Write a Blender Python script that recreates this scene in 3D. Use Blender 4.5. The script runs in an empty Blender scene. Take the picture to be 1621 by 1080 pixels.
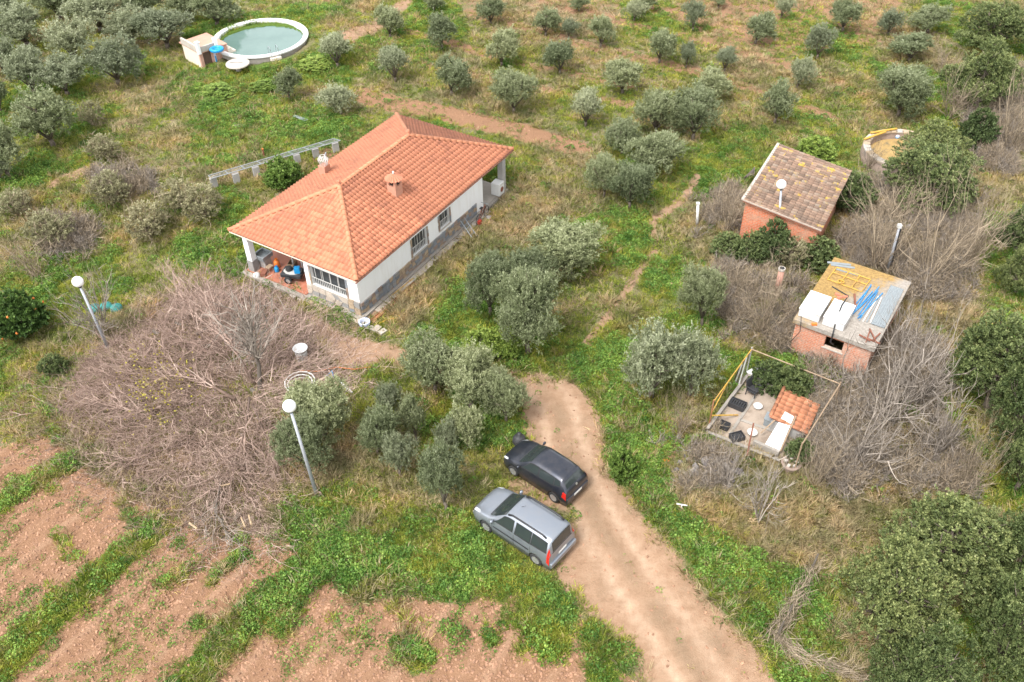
import bpy, bmesh, math, random
import numpy as np
from mathutils import Vector, Matrix
random.seed(7)
RNG = np.random.default_rng(7)
scene = bpy.context.scene
C = scene.collection

# ------------------------------------------------------------------ camera
FPX, PITCH, ROLL, CAMH = 1446.7, math.radians(41.66), math.radians(-0.98), 31.33
IW, IH = 1621.0, 1080.0
fw = np.array([0, math.cos(PITCH), -math.sin(PITCH)]); up0 = np.array([0, math.sin(PITCH), math.cos(PITCH)]); rt0 = np.array([1.0, 0, 0])
RT = math.cos(ROLL) * rt0 + math.sin(ROLL) * up0
UP = -math.sin(ROLL) * rt0 + math.cos(ROLL) * up0
cam_d = bpy.data.cameras.new("camera"); cam = bpy.data.objects.new("camera", cam_d); C.objects.link(cam)
M = Matrix.Identity(4)
for i in range(3):
    M[i][0] = RT[i]; M[i][1] = UP[i]; M[i][2] = -fw[i]
M[2][3] = CAMH
cam.matrix_world = M
cam_d.sensor_width = 36; cam_d.lens = FPX / IW * 36; cam_d.clip_end = 3000; cam_d.clip_start = 0.1
scene.camera = cam

# ------------------------------------------------------------------ light: overcast daylight
SUN_EL, SUN_AZ = math.radians(58), math.radians(-138)      # azimuth from +Y towards +X: high, from behind the viewer's left
world = bpy.data.worlds.new("World"); scene.world = world; world.use_nodes = True
nt = world.node_tree; nt.nodes.clear()
sky = nt.nodes.new("ShaderNodeTexSky"); sky.sky_type = 'NISHITA'; sky.sun_disc = False
sky.sun_elevation = SUN_EL; sky.sun_rotation = SUN_AZ; sky.dust_density = 1.5; sky.air_density = 1.0
hs = nt.nodes.new("ShaderNodeHueSaturation"); hs.inputs['Saturation'].default_value = 0.10
bg = nt.nodes.new("ShaderNodeBackground"); bg.inputs['Strength'].default_value = 0.125
wo = nt.nodes.new("ShaderNodeOutputWorld")
nt.links.new(sky.outputs[0], hs.inputs['Color']); nt.links.new(hs.outputs[0], bg.inputs['Color']); nt.links.new(bg.outputs[0], wo.inputs['Surface'])
sun_d = bpy.data.lights.new("sun", 'SUN'); sun_d.energy = 1.25; sun_d.angle = math.radians(18); sun_d.color = (1.0, 0.965, 0.92)
sun = bpy.data.objects.new("sun", sun_d); C.objects.link(sun)
sdir = Vector((math.sin(SUN_AZ) * math.cos(SUN_EL), math.cos(SUN_AZ) * math.cos(SUN_EL), math.sin(SUN_EL)))
sun.rotation_euler = sdir.to_track_quat('Z', 'Y').to_euler(); sun.location = (0, 40, 60)
vs = scene.view_settings
vs.view_transform = 'Standard'; vs.look = 'None'; vs.exposure = 1.84; vs.gamma = 1.0; vs.use_curve_mapping = False
scene.cycles.max_bounces = 5; scene.cycles.diffuse_bounces = 3; scene.cycles.adaptive_threshold = .02; scene.cycles.transparent_max_bounces = 8

# ------------------------------------------------------------------ numbers: picture <-> place
def project(x, y, z):
    d = np.stack([np.asarray(x, float), np.asarray(y, float), np.asarray(z, float) - CAMH], -1)
    k = d @ fw
    return IW / 2 + FPX * (d @ RT) / k, IH / 2 - FPX * (d @ UP) / k, k
def hsh(ix, iy, s):
    n = (ix.astype(np.int64) * 374761393 + iy.astype(np.int64) * 668265263 + s * 974634777) & 0x7fffffff
    n = ((n ^ (n >> 13)) * 1274126177) & 0x7fffffff
    return ((n ^ (n >> 16)) & 0xffff) / 65535.0
def vnoise(x, y, s=0):
    x = np.asarray(x, float); y = np.asarray(y, float)
    ix = np.floor(x); iy = np.floor(y); fx = x - ix; fy = y - iy
    fx = fx * fx * (3 - 2 * fx); fy = fy * fy * (3 - 2 * fy)
    a = hsh(ix, iy, s); b = hsh(ix + 1, iy, s); c = hsh(ix, iy + 1, s); d = hsh(ix + 1, iy + 1, s)
    return (a * (1 - fx) + b * fx) * (1 - fy) + (c * (1 - fx) + d * fx) * fy
def fbm(x, y, s=0, o=4):
    r = 0; a = .5; t = 0
    for i in range(o):
        r = r + a * vnoise(x, y, s + i); t += a; a *= .5; x = x * 2.03; y = y * 2.03
    return r / t
def sstep(a, b, x):
    t = np.clip((x - a) / (b - a), 0, 1); return t * t * (3 - 2 * t)
POOLC = (-19.73, 71.08)
def ground_h(x, y):
    x = np.asarray(x, float); y = np.asarray(y, float)
    h = (fbm(x * .12, y * .12, 3, 3) - .5) * .5
    d = np.hypot(x - POOLC[0] - 1.5, y - POOLC[1] - 1.5)
    h = h + .5 * sstep(8.5, 4.2, d) * sstep(-6.5, -2.5, (x - POOLC[0]) * .8 + (y - POOLC[1]) * .45)
    h = np.where(np.hypot(x - POOLC[0], y - POOLC[1]) < 3.35, -.6, h)
    for cx, cy, r in FLAT: h = h * sstep(r * .75, r * 1.3, np.hypot(x - cx, y - cy))
    return h
FLAT = [(-7.5, 45, 11), (.7, 23, 5), (3, 26, 4), (16.5, 36, 6), (17, 45, 5), (13, 27, 5)]
def W(px, py, z=None):
    d = fw + (px - IW / 2) / FPX * RT - (py - IH / 2) / FPX * UP
    zz = 0.0 if z is None else z
    for _ in range(3):
        t = (zz - CAMH) / d[2]; q = d * t
        if z is None: zz = float(ground_h(q[0], q[1]))
    return Vector((float(q[0]), float(q[1]), float(zz)))
def mpp(p):   # metres per photo pixel at a place
    return float(((np.array(p) - np.array([0, 0, CAMH])) @ fw) / FPX)
def hgt(base, px, py):   # height of the point straight above base seen at row py
    best = (1e9, 0)
    for h in np.arange(.1, 9, .05):
        _, y, _ = project(base[0], base[1], base[2] + h)
        best = min(best, (abs(float(y) - py), h))
    return best[1]

# ------------------------------------------------------------------ mesh helpers
def mesh_np(name, v, f, n=None):
    """v Nx3, f MxK (all faces the same size)"""
    me = bpy.data.meshes.new(name); v = np.asarray(v, np.float32); f = np.asarray(f, np.int32)
    k = f.shape[1]
    me.vertices.add(len(v)); me.vertices.foreach_set('co', v.ravel())
    me.loops.add(f.size); me.loops.foreach_set('vertex_index', f.ravel())
    me.polygons.add(len(f)); me.polygons.foreach_set('loop_start', np.arange(0, f.size, k, dtype=np.int32))
    me.update(calc_edges=True)
    return me
def attr(me, name, data, dom='POINT'):
    a = me.attributes.new(name, 'FLOAT', dom); a.data.foreach_set('value', np.asarray(data, np.float32).ravel())
class MB:
    def __init__(s): s.v = []; s.f = []; s.m = []; s.mi = 0; s.br = []
    def add(s, vs_, fs, mat=None):
        o = len(s.v); s.v += [tuple(a) for a in vs_]; s.f += [tuple(i + o for i in q) for q in fs]; s.m += [s.mi if mat is None else mat] * len(fs)
        return s
    def box(s, a, b, mat=None):
        x0, y0, z0 = a; x1, y1, z1 = b
        return s.add([(x0,y0,z0),(x1,y0,z0),(x1,y1,z0),(x0,y1,z0),(x0,y0,z1),(x1,y0,z1),(x1,y1,z1),(x0,y1,z1)],
              [(0,3,2,1),(4,5,6,7),(0,1,5,4),(1,2,6,5),(2,3,7,6),(3,0,4,7)], mat)
    def cbox(s, c, d, mat=None, rz=0, rx=0):
        m = Matrix.Rotation(rz, 3, 'Z') @ Matrix.Rotation(rx, 3, 'X'); c = Vector(c)
        v = [c + m @ Vector((d[0]/2*i, d[1]/2*j, d[2]/2*k)) for k in (-1,1) for j in (-1,1) for i in (-1,1)]
        return s.add(v, [(0,2,3,1),(4,5,7,6),(0,1,5,4),(1,3,7,5),(3,2,6,7),(2,0,4,6)], mat)
    def tube(s, pts, r, n=6, cap=True, mat=None):
        pts = [Vector(p) for p in pts]; k = len(pts); rs = r if isinstance(r, (list, tuple)) else [r] * k
        vs_ = []; fs = []; s.br.append(len(s.v))
        t0 = (pts[1] - pts[0]).normalized()
        a = t0.cross(Vector((0,0,1)) if abs(t0.z) < .9 else Vector((1,0,0))).normalized()
        for i in range(k):
            t = (pts[min(i+1,k-1)] - pts[max(i-1,0)]).normalized()
            a = (a - t * a.dot(t)).normalized(); b = t.cross(a)
            for j in range(n):
                q = 2*math.pi*j/n; vs_.append(pts[i] + (a*math.cos(q) + b*math.sin(q)) * rs[i])
        for i in range(k-1):
            for j in range(n): fs.append((i*n+j, i*n+(j+1)%n, (i+1)*n+(j+1)%n, (i+1)*n+j))
        if cap: fs.append(tuple(range(n-1,-1,-1))); fs.append(tuple((k-1)*n+j for j in range(n)))
        return s.add(vs_, fs, mat)
    def lathe(s, prof, n=16, c=(0,0,0), mat=None, axis='Z', cap=True):
        vs_ = []; fs = []; k = len(prof)
        for r, z in prof:
            for j in range(n):
                q = 2*math.pi*j/n; x, y = r*math.cos(q), r*math.sin(q)
                p = (x,y,z) if axis == 'Z' else (x, z, y)
                vs_.append((p[0]+c[0], p[1]+c[1], p[2]+c[2]))
        for i in range(k-1):
            for j in range(n):
                q = (i*n+j, i*n+(j+1)%n, (i+1)*n+(j+1)%n, (i+1)*n+j)
                fs.append(q if axis == 'Z' else q[::-1])
        if cap and prof[0][0] > 1e-4 and not (prof[1][0] < 1e-4 and abs(prof[0][1]-prof[1][1]) < 1e-5): fs.append(tuple(range(n-1,-1,-1)) if axis == 'Z' else tuple(range(n)))
        if cap and prof[-1][0] > 1e-4 and not (prof[-2][0] < 1e-4 and abs(prof[-1][1]-prof[-2][1]) < 1e-5):
            q = tuple((k-1)*n+j for j in range(n)); fs.append(q if axis == 'Z' else q[::-1])
        return s.add(vs_, fs, mat)
    def prism(s, poly, z0, z1, mat=None):
        n = len(poly)
        return s.add([(x,y,z0) for x,y in poly] + [(x,y,z1) for x,y in poly],
              [tuple(range(n-1,-1,-1)), tuple(range(n,2*n))] + [(i,(i+1)%n,n+(i+1)%n,n+i) for i in range(n)], mat)
    def mesh(s, name, mats, smooth=False):
        me = bpy.data.meshes.new(name); me.from_pydata(s.v, [], s.f)
        for m in (mats if isinstance(mats, (list, tuple)) else [mats]): me.materials.append(m)
        me.polygons.foreach_set('material_index', s.m)
        if smooth: me.polygons.foreach_set('use_smooth', [True]*len(s.f))
        if len(s.br) > 20:
            b_ = np.array(s.br + [len(s.v)]); attr(me, 'rnd', np.repeat(np.concatenate([[.5]*(1 if b_[0] else 0), RNG.random(len(s.br))]), np.diff(np.concatenate([[0], b_]) if b_[0] else b_)))
        me.update(); return me
    def build(s, name, mats, parent=None, smooth=False, **kw):
        return obj(name, s.mesh(name, mats, smooth), parent, **kw)
def obj(name, me, parent=None, loc=None, rz=None, **kw):
    o = bpy.data.objects.new(name, me); C.objects.link(o); o.parent = parent
    if loc is not None: o.location = loc
    if rz is not None: o.rotation_euler = (0,0,rz)
    for k, v in kw.items(): o[k] = v
    return o
def thing(name, label, cat, loc=(0,0,0), rz=0, group=None):
    o = bpy.data.objects.new(name, None); C.objects.link(o); o.location = loc; o.rotation_euler = (0,0,rz)
    o.empty_display_size = .2
    o['label'] = label; o['category'] = cat
    if group: o['group'] = group
    return o
def tag(o, label, cat, group=None):
    o['label'] = label; o['category'] = cat
    if group: o['group'] = group
    return o
def bevel(o, w=.01, seg=2):
    m = o.modifiers.new('bevel', 'BEVEL'); m.width = w; m.segments = seg; m.limit_method = 'ANGLE'; return o

# ------------------------------------------------------------------ materials
def nodes(name):
    m = bpy.data.materials.new(name); m.use_nodes = True
    t = m.node_tree; b = t.nodes['Principled BSDF']; return m, t, b
def N(t, typ, **kw):
    n = t.nodes.new(typ)
    for k, v in kw.items():
        if k.startswith('i_'): n.inputs[k[2:].replace('_', ' ')].default_value = v
        else: setattr(n, k, v)
    return n
def ramp(t, fac, stops, interp='LINEAR'):
    r = N(t, 'ShaderNodeValToRGB'); r.color_ramp.interpolation = interp
    e = r.color_ramp.elements
    while len(e) < len(stops): e.new(.5)
    for q, (p, c) in zip(e, stops): q.position = p; q.color = (*c, 1) if len(c) == 3 else c
    if fac is not None: t.links.new(fac, r.inputs[0])
    return r.outputs[0]
def noise(t, scale, detail=4, rough=.6, co='Object', vec=None):
    n = N(t, 'ShaderNodeTexNoise'); n.inputs['Scale'].default_value = scale; n.inputs['Detail'].default_value = detail; n.inputs['Roughness'].default_value = rough
    if vec is None:
        c = N(t, 'ShaderNodeTexCoord'); vec = c.outputs[co]
    t.links.new(vec, n.inputs['Vector']); return n.outputs['Fac']
def bump(t, b, h, s=.3, d=.02):
    k = N(t, 'ShaderNodeBump'); k.inputs['Strength'].default_value = s; k.inputs['Distance'].default_value = d
    t.links.new(h, k.inputs['Height']); t.links.new(k.outputs[0], b.inputs['Normal'])
def mixc(t, fac, a, b_, mode='MIX'):
    m = N(t, 'ShaderNodeMix', data_type='RGBA', blend_type=mode)
    for s_, v in ((0, fac), (6, a), (7, b_)):
        if hasattr(v, 'is_linked') or hasattr(v, 'links'): t.links.new(v, m.inputs[s_])
        elif s_ == 0: m.inputs[0].default_value = v
        else: m.inputs[s_].default_value = (*v, 1)
    return m.outputs[2]
def math_(t, op, a, b_=None, clamp=False):
    m = N(t, 'ShaderNodeMath', operation=op); m.use_clamp = clamp
    for i, v in enumerate((a, b_)):
        if v is None: continue
        if hasattr(v, 'links'): t.links.new(v, m.inputs[i])
        else: m.inputs[i].default_value = v
    return m.outputs[0]
def surf(name, col, rough=.7, var=.25, scale=3, bs=.15, bd=.01, metal=0, stain=None, stain_amt=.5, rnd=0, coat=0, fine=14):
    """a worn, slightly uneven surface: colour drifts, grain and relief"""
    m, t, b = nodes(name); c = np.array(col)
    n1 = noise(t, scale, 5); n2 = noise(t, scale * fine, 4)
    mx = math_(t, 'ADD', math_(t, 'MULTIPLY', n1, .65), math_(t, 'MULTIPLY', n2, .35))
    out = ramp(t, mx, [(.3, tuple(np.clip(c * (1 - var), 0, 1))), (.5, tuple(c)), (.72, tuple(np.clip(c * (1 + var * .7), 0, .95)))])
    if stain is not None:
        n3 = noise(t, scale * .7, 6, .7)
        f = ramp(t, n3, [(.62 - stain_amt * .25, (0,0,0)), (.72 - stain_amt * .2, (1,1,1))])
        out = mixc(t, f, out, stain)
    if rnd:
        oi = N(t, 'ShaderNodeObjectInfo')
        f = math_(t, 'ADD', math_(t, 'MULTIPLY', oi.outputs['Random'], rnd * 2), 1 - rnd)
        cb = N(t, 'ShaderNodeCombineColor')
        for i in range(3): t.links.new(f, cb.inputs[i])
        out = mixc(t, 1.0, out, cb.outputs[0], 'MULTIPLY')
    t.links.new(out, b.inputs['Base Color'])
    b.inputs['Roughness'].default_value = rough; b.inputs['Metallic'].default_value = metal
    b.inputs['Coat Weight'].default_value = coat
    if bs: bump(t, b, n2, bs, bd)
    return m
def leaf_mat(name, stops, transl=.25, rough=.55, tip=None, tint=.25, patch=0):
    m, t, b = nodes(name)
    a = N(t, 'ShaderNodeAttribute', attribute_name='rnd')
    out = ramp(t, a.outputs['Fac'], stops)
    oi = N(t, 'ShaderNodeObjectInfo')
    v = N(t, 'ShaderNodeHueSaturation')
    t.links.new(math_(t, 'ADD', math_(t, 'MULTIPLY', oi.outputs['Random'], tint * 2), 1 - tint), v.inputs['Value'])
    t.links.new(math_(t, 'ADD', math_(t, 'MULTIPLY', oi.outputs['Random'], -.03), .515), v.inputs['Hue'])
    if patch:   # neighbouring plants resemble each other: drifts of paler and deeper, yellower and greener growth
        g = N(t, 'ShaderNodeNewGeometry'); pn = noise(t, .45, 4, .6, vec=g.outputs['Position'])
        out = mixc(t, 1.0, out, ramp(t, pn, [(.32, (.62,.74,.60)), (.5, (1,1,1)), (.68, (1.35,1.2,1.05))]), 'MULTIPLY')
    t.links.new(out, v.inputs['Color'])
    t.links.new(v.outputs[0], b.inputs['Base Color']); b.inputs['Roughness'].default_value = rough
    b.inputs['Specular IOR Level'].default_value = .3
    tr = N(t, 'ShaderNodeBsdfTranslucent'); t.links.new(v.outputs[0], tr.inputs['Color'])
    mx = N(t, 'ShaderNodeMixShader'); mx.inputs[0].default_value = transl
    t.links.new(b.outputs[0], mx.inputs[1]); t.links.new(tr.outputs[0], mx.inputs[2])
    t.links.new(mx.outputs[0], t.nodes['Material Output'].inputs['Surface'])
    return m
MT = {}
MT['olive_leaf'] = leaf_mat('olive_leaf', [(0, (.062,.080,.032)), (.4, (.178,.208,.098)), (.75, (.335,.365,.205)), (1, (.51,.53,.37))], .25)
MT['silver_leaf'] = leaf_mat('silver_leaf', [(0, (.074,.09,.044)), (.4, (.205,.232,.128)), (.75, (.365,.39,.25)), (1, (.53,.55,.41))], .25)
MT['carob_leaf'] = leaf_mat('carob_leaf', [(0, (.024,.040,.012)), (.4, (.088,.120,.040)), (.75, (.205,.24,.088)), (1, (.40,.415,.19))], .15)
MT['orange_leaf'] = leaf_mat('orange_leaf', [(0, (.02,.045,.012)), (.6, (.07,.13,.03)), (1, (.15,.24,.05))])
MT['shrub_leaf'] = leaf_mat('shrub_leaf', [(0, (.06,.10,.022)), (.5, (.19,.28,.055)), (1, (.38,.46,.11))])
MT['ivy_leaf'] = leaf_mat('ivy_leaf', [(0, (.035,.055,.02)), (.5, (.105,.145,.052)), (1, (.24,.28,.11))])
MT['dusty_leaf'] = leaf_mat('dusty_leaf', [(0, (.10,.095,.05)), (.5, (.26,.245,.13)), (1, (.46,.44,.27))])
MT['grass'] = leaf_mat('grass', [(0, (.09,.145,.020)), (.5, (.235,.315,.045)), (1, (.49,.50,.11))], .4, tint=.35, patch=1)
MT['weed'] = leaf_mat('weed', [(0, (.04,.095,.018)), (.5, (.115,.235,.042)), (1, (.28,.41,.09))], .35, tint=.3, patch=1)
MT['dry_grass'] = leaf_mat('dry_grass', [(0, (.20,.155,.08)), (.5, (.42,.335,.19)), (1, (.62,.53,.33))], .35, .7, tint=.3, patch=1)
MT['mid_grass'] = leaf_mat('mid_grass', [(0, (.14,.14,.045)), (.5, (.32,.305,.105)), (1, (.50,.44,.19))], .4, tint=.3, patch=1)
MT['bark'] = surf('bark', (.13,.105,.08), .9, .4, 4, .6, .03)
def wood_mat(name, stops):
    m, t, b = nodes(name); a = N(t, 'ShaderNodeAttribute', attribute_name='rnd'); n = noise(t, 1.2, 4)
    f = math_(t, 'ADD', math_(t, 'MULTIPLY', a.outputs['Fac'], .75), math_(t, 'MULTIPLY', math_(t, 'SUBTRACT', n, .3), .6))
    t.links.new(ramp(t, f, stops), b.inputs['Base Color']); b.inputs['Roughness'].default_value = .9; return m
MT['dead_wood'] = wood_mat('dead_wood', [(.1, (.12,.08,.06)), (.45, (.31,.215,.172)), (.75, (.45,.325,.268)), (1, (.58,.465,.39))])
MT['grey_wood'] = wood_mat('grey_wood', [(.1, (.10,.083,.067)), (.45, (.225,.19,.157)), (.8, (.36,.31,.262)), (1, (.48,.42,.365))])
MT['tan_wood'] = wood_mat('tan_wood', [(.1, (.10,.078,.05)), (.45, (.23,.18,.125)), (.8, (.37,.295,.205)), (1, (.48,.40,.29))])
MT['cut_wood'] = surf('cut_wood', (.36,.26,.16), .8, .2, 8, .2)
def wall_mat():   # limewashed render with faint rain streaks
    m, t, b = nodes('white_wall'); c = N(t, 'ShaderNodeTexCoord'); mp = N(t, 'ShaderNodeMapping'); mp.inputs['Scale'].default_value = (3.5, 3.5, .35); t.links.new(c.outputs['Object'], mp.inputs[0])
    n1 = noise(t, 1.0, 6, .65, vec=mp.outputs[0]); n2 = noise(t, 20, 4)
    t.links.new(mixc(t, ramp(t, n1, [(.48, (0,0,0)), (.8, (1,1,1))]), ramp(t, n2, [(.3, (.80,.805,.81)), (.7, (.87,.875,.88))]), (.74,.725,.70)), b.inputs['Base Color'])
    b.inputs['Roughness'].default_value = .8; bump(t, b, n2, .12, .004); return m
MT['white_wall'] = wall_mat()
MT['tile'] = surf('tile', (.43,.165,.088), .75, .20, 1.6, .12, .006, stain=(.33,.125,.07), stain_amt=.45, rnd=.2)
MT['ridge_tile'] = surf('ridge_tile', (.48,.19,.10), .75, .18, 1.1, .12, .006, rnd=.14)
MT['mortar'] = surf('mortar', (.40,.33,.27), .9, .2, 3, .3)
MT['under_tile'] = surf('under_tile', (.24,.10,.06), .9, .2, 3, .2)
MT['cream'] = surf('cream', (.68,.60,.50), .8, .1, 2, .1)
MT['concrete'] = surf('concrete', (.30,.27,.235), .9, .25, 1.6, .3, .01, stain=(.24,.22,.19), stain_amt=.4)
MT['grey_block'] = surf('grey_block', (.36,.345,.33), .9, .15, 3, .3, .01)
MT['chim'] = surf('chimney_brick', (.46,.23,.155), .85, .18, 4, .25, .01)
MT['black'] = surf('black', (.018,.018,.02), .5, .3, 6, .1)
MT['rubber'] = surf('rubber', (.022,.022,.023), .8, .3, 6, .2)
MT['dark_glass'] = surf('dark_glass', (.028,.036,.036), .05, .1, 2, 0)
MT['house_glass'] = surf('house_glass', (.05,.055,.06), .12, .3, 2, 0)
MT['white_paint'] = surf('white_paint', (.66,.66,.65), .5, .06, 4, .05)
MT['white_dirty'] = surf('white_dirty', (.58,.575,.555), .6, .12, 3, .05, stain=(.42,.39,.35), stain_amt=.3)
MT['globe'] = surf('globe', (.86,.86,.85), .35, .03, 3, 0)
MT['post_grey'] = surf('post_grey', (.40,.42,.46), .5, .15, 5, .05, metal=.3, stain=(.35,.29,.24), stain_amt=.25)
MT['galv'] = surf('galv', (.27,.30,.315), .45, .15, 4, .05, metal=.35)
MT['yellow'] = surf('yellow_paint', (.50,.30,.05), .6, .2, 5, .1, stain=(.30,.15,.07), stain_amt=.4)
MT['blue'] = surf('blue_paint', (.03,.22,.48), .55, .2, 5, .1, stain=(.2,.32,.42), stain_amt=.2)
MT['bright_blue'] = surf('bright_blue', (.01,.26,.58), .4, .15, 4, .05)
MT['rust'] = surf('rust', (.20,.075,.045), .85, .35, 6, .3)
MT['orange'] = surf('orange_paint', (.62,.17,.03), .5, .15, 5, .05)
MT['terracotta'] = surf('terracotta', (.43,.165,.095), .8, .15, 2, .15)
MT['timber'] = surf('timber', (.30,.22,.15), .8, .25, 3, .3)
MT['timber_tan'] = surf('timber_tan', (.30,.215,.14), .8, .25, 3, .3)
MT['plastic_black'] = surf('plastic_black', (.035,.035,.038), .6, .25, 5, .1)
MT['rust_strip'] = surf('rust_strip', (.30,.13,.06), .85, .3, 3, .3)
MT['red'] = surf('red_paint', (.45,.05,.03), .5, .2, 5, .05)
MT['teal'] = surf('teal', (.03,.22,.20), .7, .3, 5, .1)
MT['pale_blue'] = surf('pale_blue', (.50,.54,.68), .5, .1, 5, .05)
MT['stone_white'] = surf('stone_white', (.42,.38,.33), .9, .2, 3, .3)
STONE = [surf('stone_grey', (.26,.25,.24), .85, .2, 4, .3, .01, rnd=.15), surf('stone_blue', (.20,.215,.235), .85, .2, 4, .3, .01, rnd=.15),
         surf('stone_tan', (.36,.275,.19), .85, .2, 4, .3, .01, rnd=.15), surf('stone_brown', (.27,.20,.16), .85, .2, 4, .3, .01, rnd=.15), surf('stone_beige', (.42,.36,.30), .85, .2, 4, .3, .01, rnd=.15)]
def brick_mat(name, c1, c2, mortar, sc=1.0):
    m, t, b = nodes(name)
    g = N(t, 'ShaderNodeTexCoord'); sp = N(t, 'ShaderNodeSeparateXYZ'); t.links.new(g.outputs['Object'], sp.inputs[0])
    cb = N(t, 'ShaderNodeCombineXYZ'); t.links.new(math_(t, 'ADD', sp.outputs[0], sp.outputs[1]), cb.inputs[0]); t.links.new(sp.outputs[2], cb.inputs[1])
    br = N(t, 'ShaderNodeTexBrick'); br.inputs['Scale'].default_value = sc; br.inputs['Brick Width'].default_value = .29; br.inputs['Row Height'].default_value = .105
    br.inputs['Mortar Size'].default_value = .011; br.inputs['Color1'].default_value = (*c1, 1); br.inputs['Color2'].default_value = (*c2, 1); br.inputs['Mortar'].default_value = (*mortar, 1)
    t.links.new(cb.outputs[0], br.inputs['Vector'])
    n1 = noise(t, 1.3, 6, .7); f = ramp(t, n1, [(.45, (0,0,0)), (.62, (1,1,1))])
    n2 = noise(t, 12, 4)
    o = mixc(t, math_(t, 'MULTIPLY', f, .55), br.outputs[0], tuple(np.array(mortar) * .9))
    o = mixc(t, .5, o, ramp(t, n2, [(.3, (.55,.55,.55)), (.7, (1.25,1.25,1.25))]), 'MULTIPLY')
    t.links.new(o, b.inputs['Base Color']); b.inputs['Roughness'].default_value = .9
    h = math_(t, 'ADD', math_(t, 'MULTIPLY', br.outputs['Fac'], -1.0), math_(t, 'MULTIPLY', n2, .6)); bump(t, b, h, .7, .02)
    return m
MT['brick'] = brick_mat('brick', (.64,.19,.09), (.54,.15,.072), (.48,.33,.23))
MT['brick_b'] = brick_mat('brick_b', (.60,.235,.135), (.50,.185,.105), (.52,.41,.33))
def lichen_tile():
    m, t, b = nodes('lichen_tile')
    n1 = noise(t, 30, 4); oi = N(t, 'ShaderNodeObjectInfo'); a = N(t, 'ShaderNodeAttribute', attribute_name='rnd')
    r = math_(t, 'FRACT', math_(t, 'ADD', oi.outputs['Random'], a.outputs['Fac']))
    base = ramp(t, r, [(0, (.15,.105,.078)), (.25, (.20,.135,.098)), (.5, (.25,.16,.112)), (.75, (.295,.20,.145)), (1, (.26,.205,.16))])
    o = mixc(t, .7, base, ramp(t, n1, [(.3, (.5,.5,.5)), (.7, (1.3,1.3,1.3))]), 'MULTIPLY')
    g = N(t, 'ShaderNodeNewGeometry'); n2 = noise(t, 1.6, 4, .6, vec=g.outputs['Position']); n3 = noise(t, 11, 4, .6, vec=g.outputs['Position'])
    f = math_(t, 'ADD', math_(t, 'MULTIPLY', n2, .9), math_(t, 'ADD', math_(t, 'MULTIPLY', n3, .35), math_(t, 'MULTIPLY', r, .22)))
    o = mixc(t, ramp(t, f, [(.85, (0,0,0)), (.92, (1,1,1))]), o, (.42,.28,.06))
    t.links.new(o, b.inputs['Base Color']); b.inputs['Roughness'].default_value = .9; bump(t, b, n1, .4, .01); return m
MT['lichen_tile'] = lichen_tile()
def car_paint(name, col, rough=.32, dust=.12):
    m, t, b = nodes(name)
    n = noise(t, 3, 6, .7); n2 = noise(t, 60, 3)
    f = math_(t, 'MULTIPLY', ramp(t, n, [(.4, (0,0,0)), (.75, (1,1,1))]), dust)
    t.links.new(mixc(t, f, col, (.42,.35,.28)), b.inputs['Base Color'])
    b.inputs['Metallic'].default_value = .55; b.inputs['Coat Weight'].default_value = .5; b.inputs['Coat Roughness'].default_value = .08
    t.links.new(math_(t, 'ADD', math_(t, 'MULTIPLY', n2, .12), rough), b.inputs['Roughness']); return m
MT['van_paint'] = car_paint('van_paint', (.235,.26,.30))
MT['car_paint'] = car_paint('car_paint', (.030,.035,.050), .3, .08)
MT['rim'] = surf('rim', (.55,.55,.55), .35, .1, 8, 0, metal=.7)
MT['tail'] = surf('tail_light', (.55,.02,.015), .2, .1, 6, 0, coat=.6)
MT['lamp_glass'] = surf('headlight_glass', (.62,.66,.68), .12, .1, 6, 0, coat=.6)
MT['trim'] = surf('trim', (.03,.032,.036), .5, .2, 8, .05)
MT['plate'] = surf('plate', (.78,.78,.76), .4, .03, 8, 0)
MT['interior'] = surf('interior', (.06,.06,.06), .8, .3, 6, .1)
def water_mat():
    m, t, b = nodes('pool_water')
    n = noise(t, .45, 4, .6); f = ramp(t, n, [(.35, (.10,.165,.148)), (.6, (.125,.195,.175))])
    t.links.new(f, b.inputs['Base Color']); b.inputs['Roughness'].default_value = .06; b.inputs['Specular IOR Level'].default_value = .6
    bump(t, b, noise(t, 3, 2), .03, .01); return m
MT['water'] = water_mat()

# ------------------------------------------------------------------ ground: one sheet, painted by what grows or lies there
def poly_sd(px, py, poly):
    """signed distance in photo pixels, positive inside"""
    P = np.array(poly, float); n = len(P); d = np.full(px.shape, 1e18); ins = np.zeros(px.shape, bool)
    for i in range(n):
        a = P[i]; b = P[(i+1) % n]; e = b - a; wx = px - a[0]; wy = py - a[1]
        t = np.clip((wx*e[0] + wy*e[1]) / (e @ e), 0, 1)
        d = np.minimum(d, (wx - e[0]*t)**2 + (wy - e[1]*t)**2)
        c = ((a[1] > py) != (b[1] > py)) & (px < (b[0]-a[0]) * (py-a[1]) / (b[1]-a[1] + 1e-12) + a[0])
        ins ^= c
    d = np.sqrt(d); return np.where(ins, d, -d)
def line_d(px, py, pts):
    d = np.full(px.shape, 1e18)
    for a, b in zip(pts[:-1], pts[1:]):
        a = np.array(a, float); b = np.array(b, float); e = b - a; wx = px - a[0]; wy = py - a[1]
        t = np.clip((wx*e[0] + wy*e[1]) / (e @ e), 0, 1); d = np.minimum(d, (wx - e[0]*t)**2 + (wy - e[1]*t)**2)
    return np.sqrt(d)
BRUSH = [(70,650),(130,570),(205,520),(262,470),(350,440),(470,470),(520,520),(545,560),(560,600),(470,640),(450,700),(445,770),(420,850),(330,855),(240,800),(175,745),(110,690)]
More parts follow.
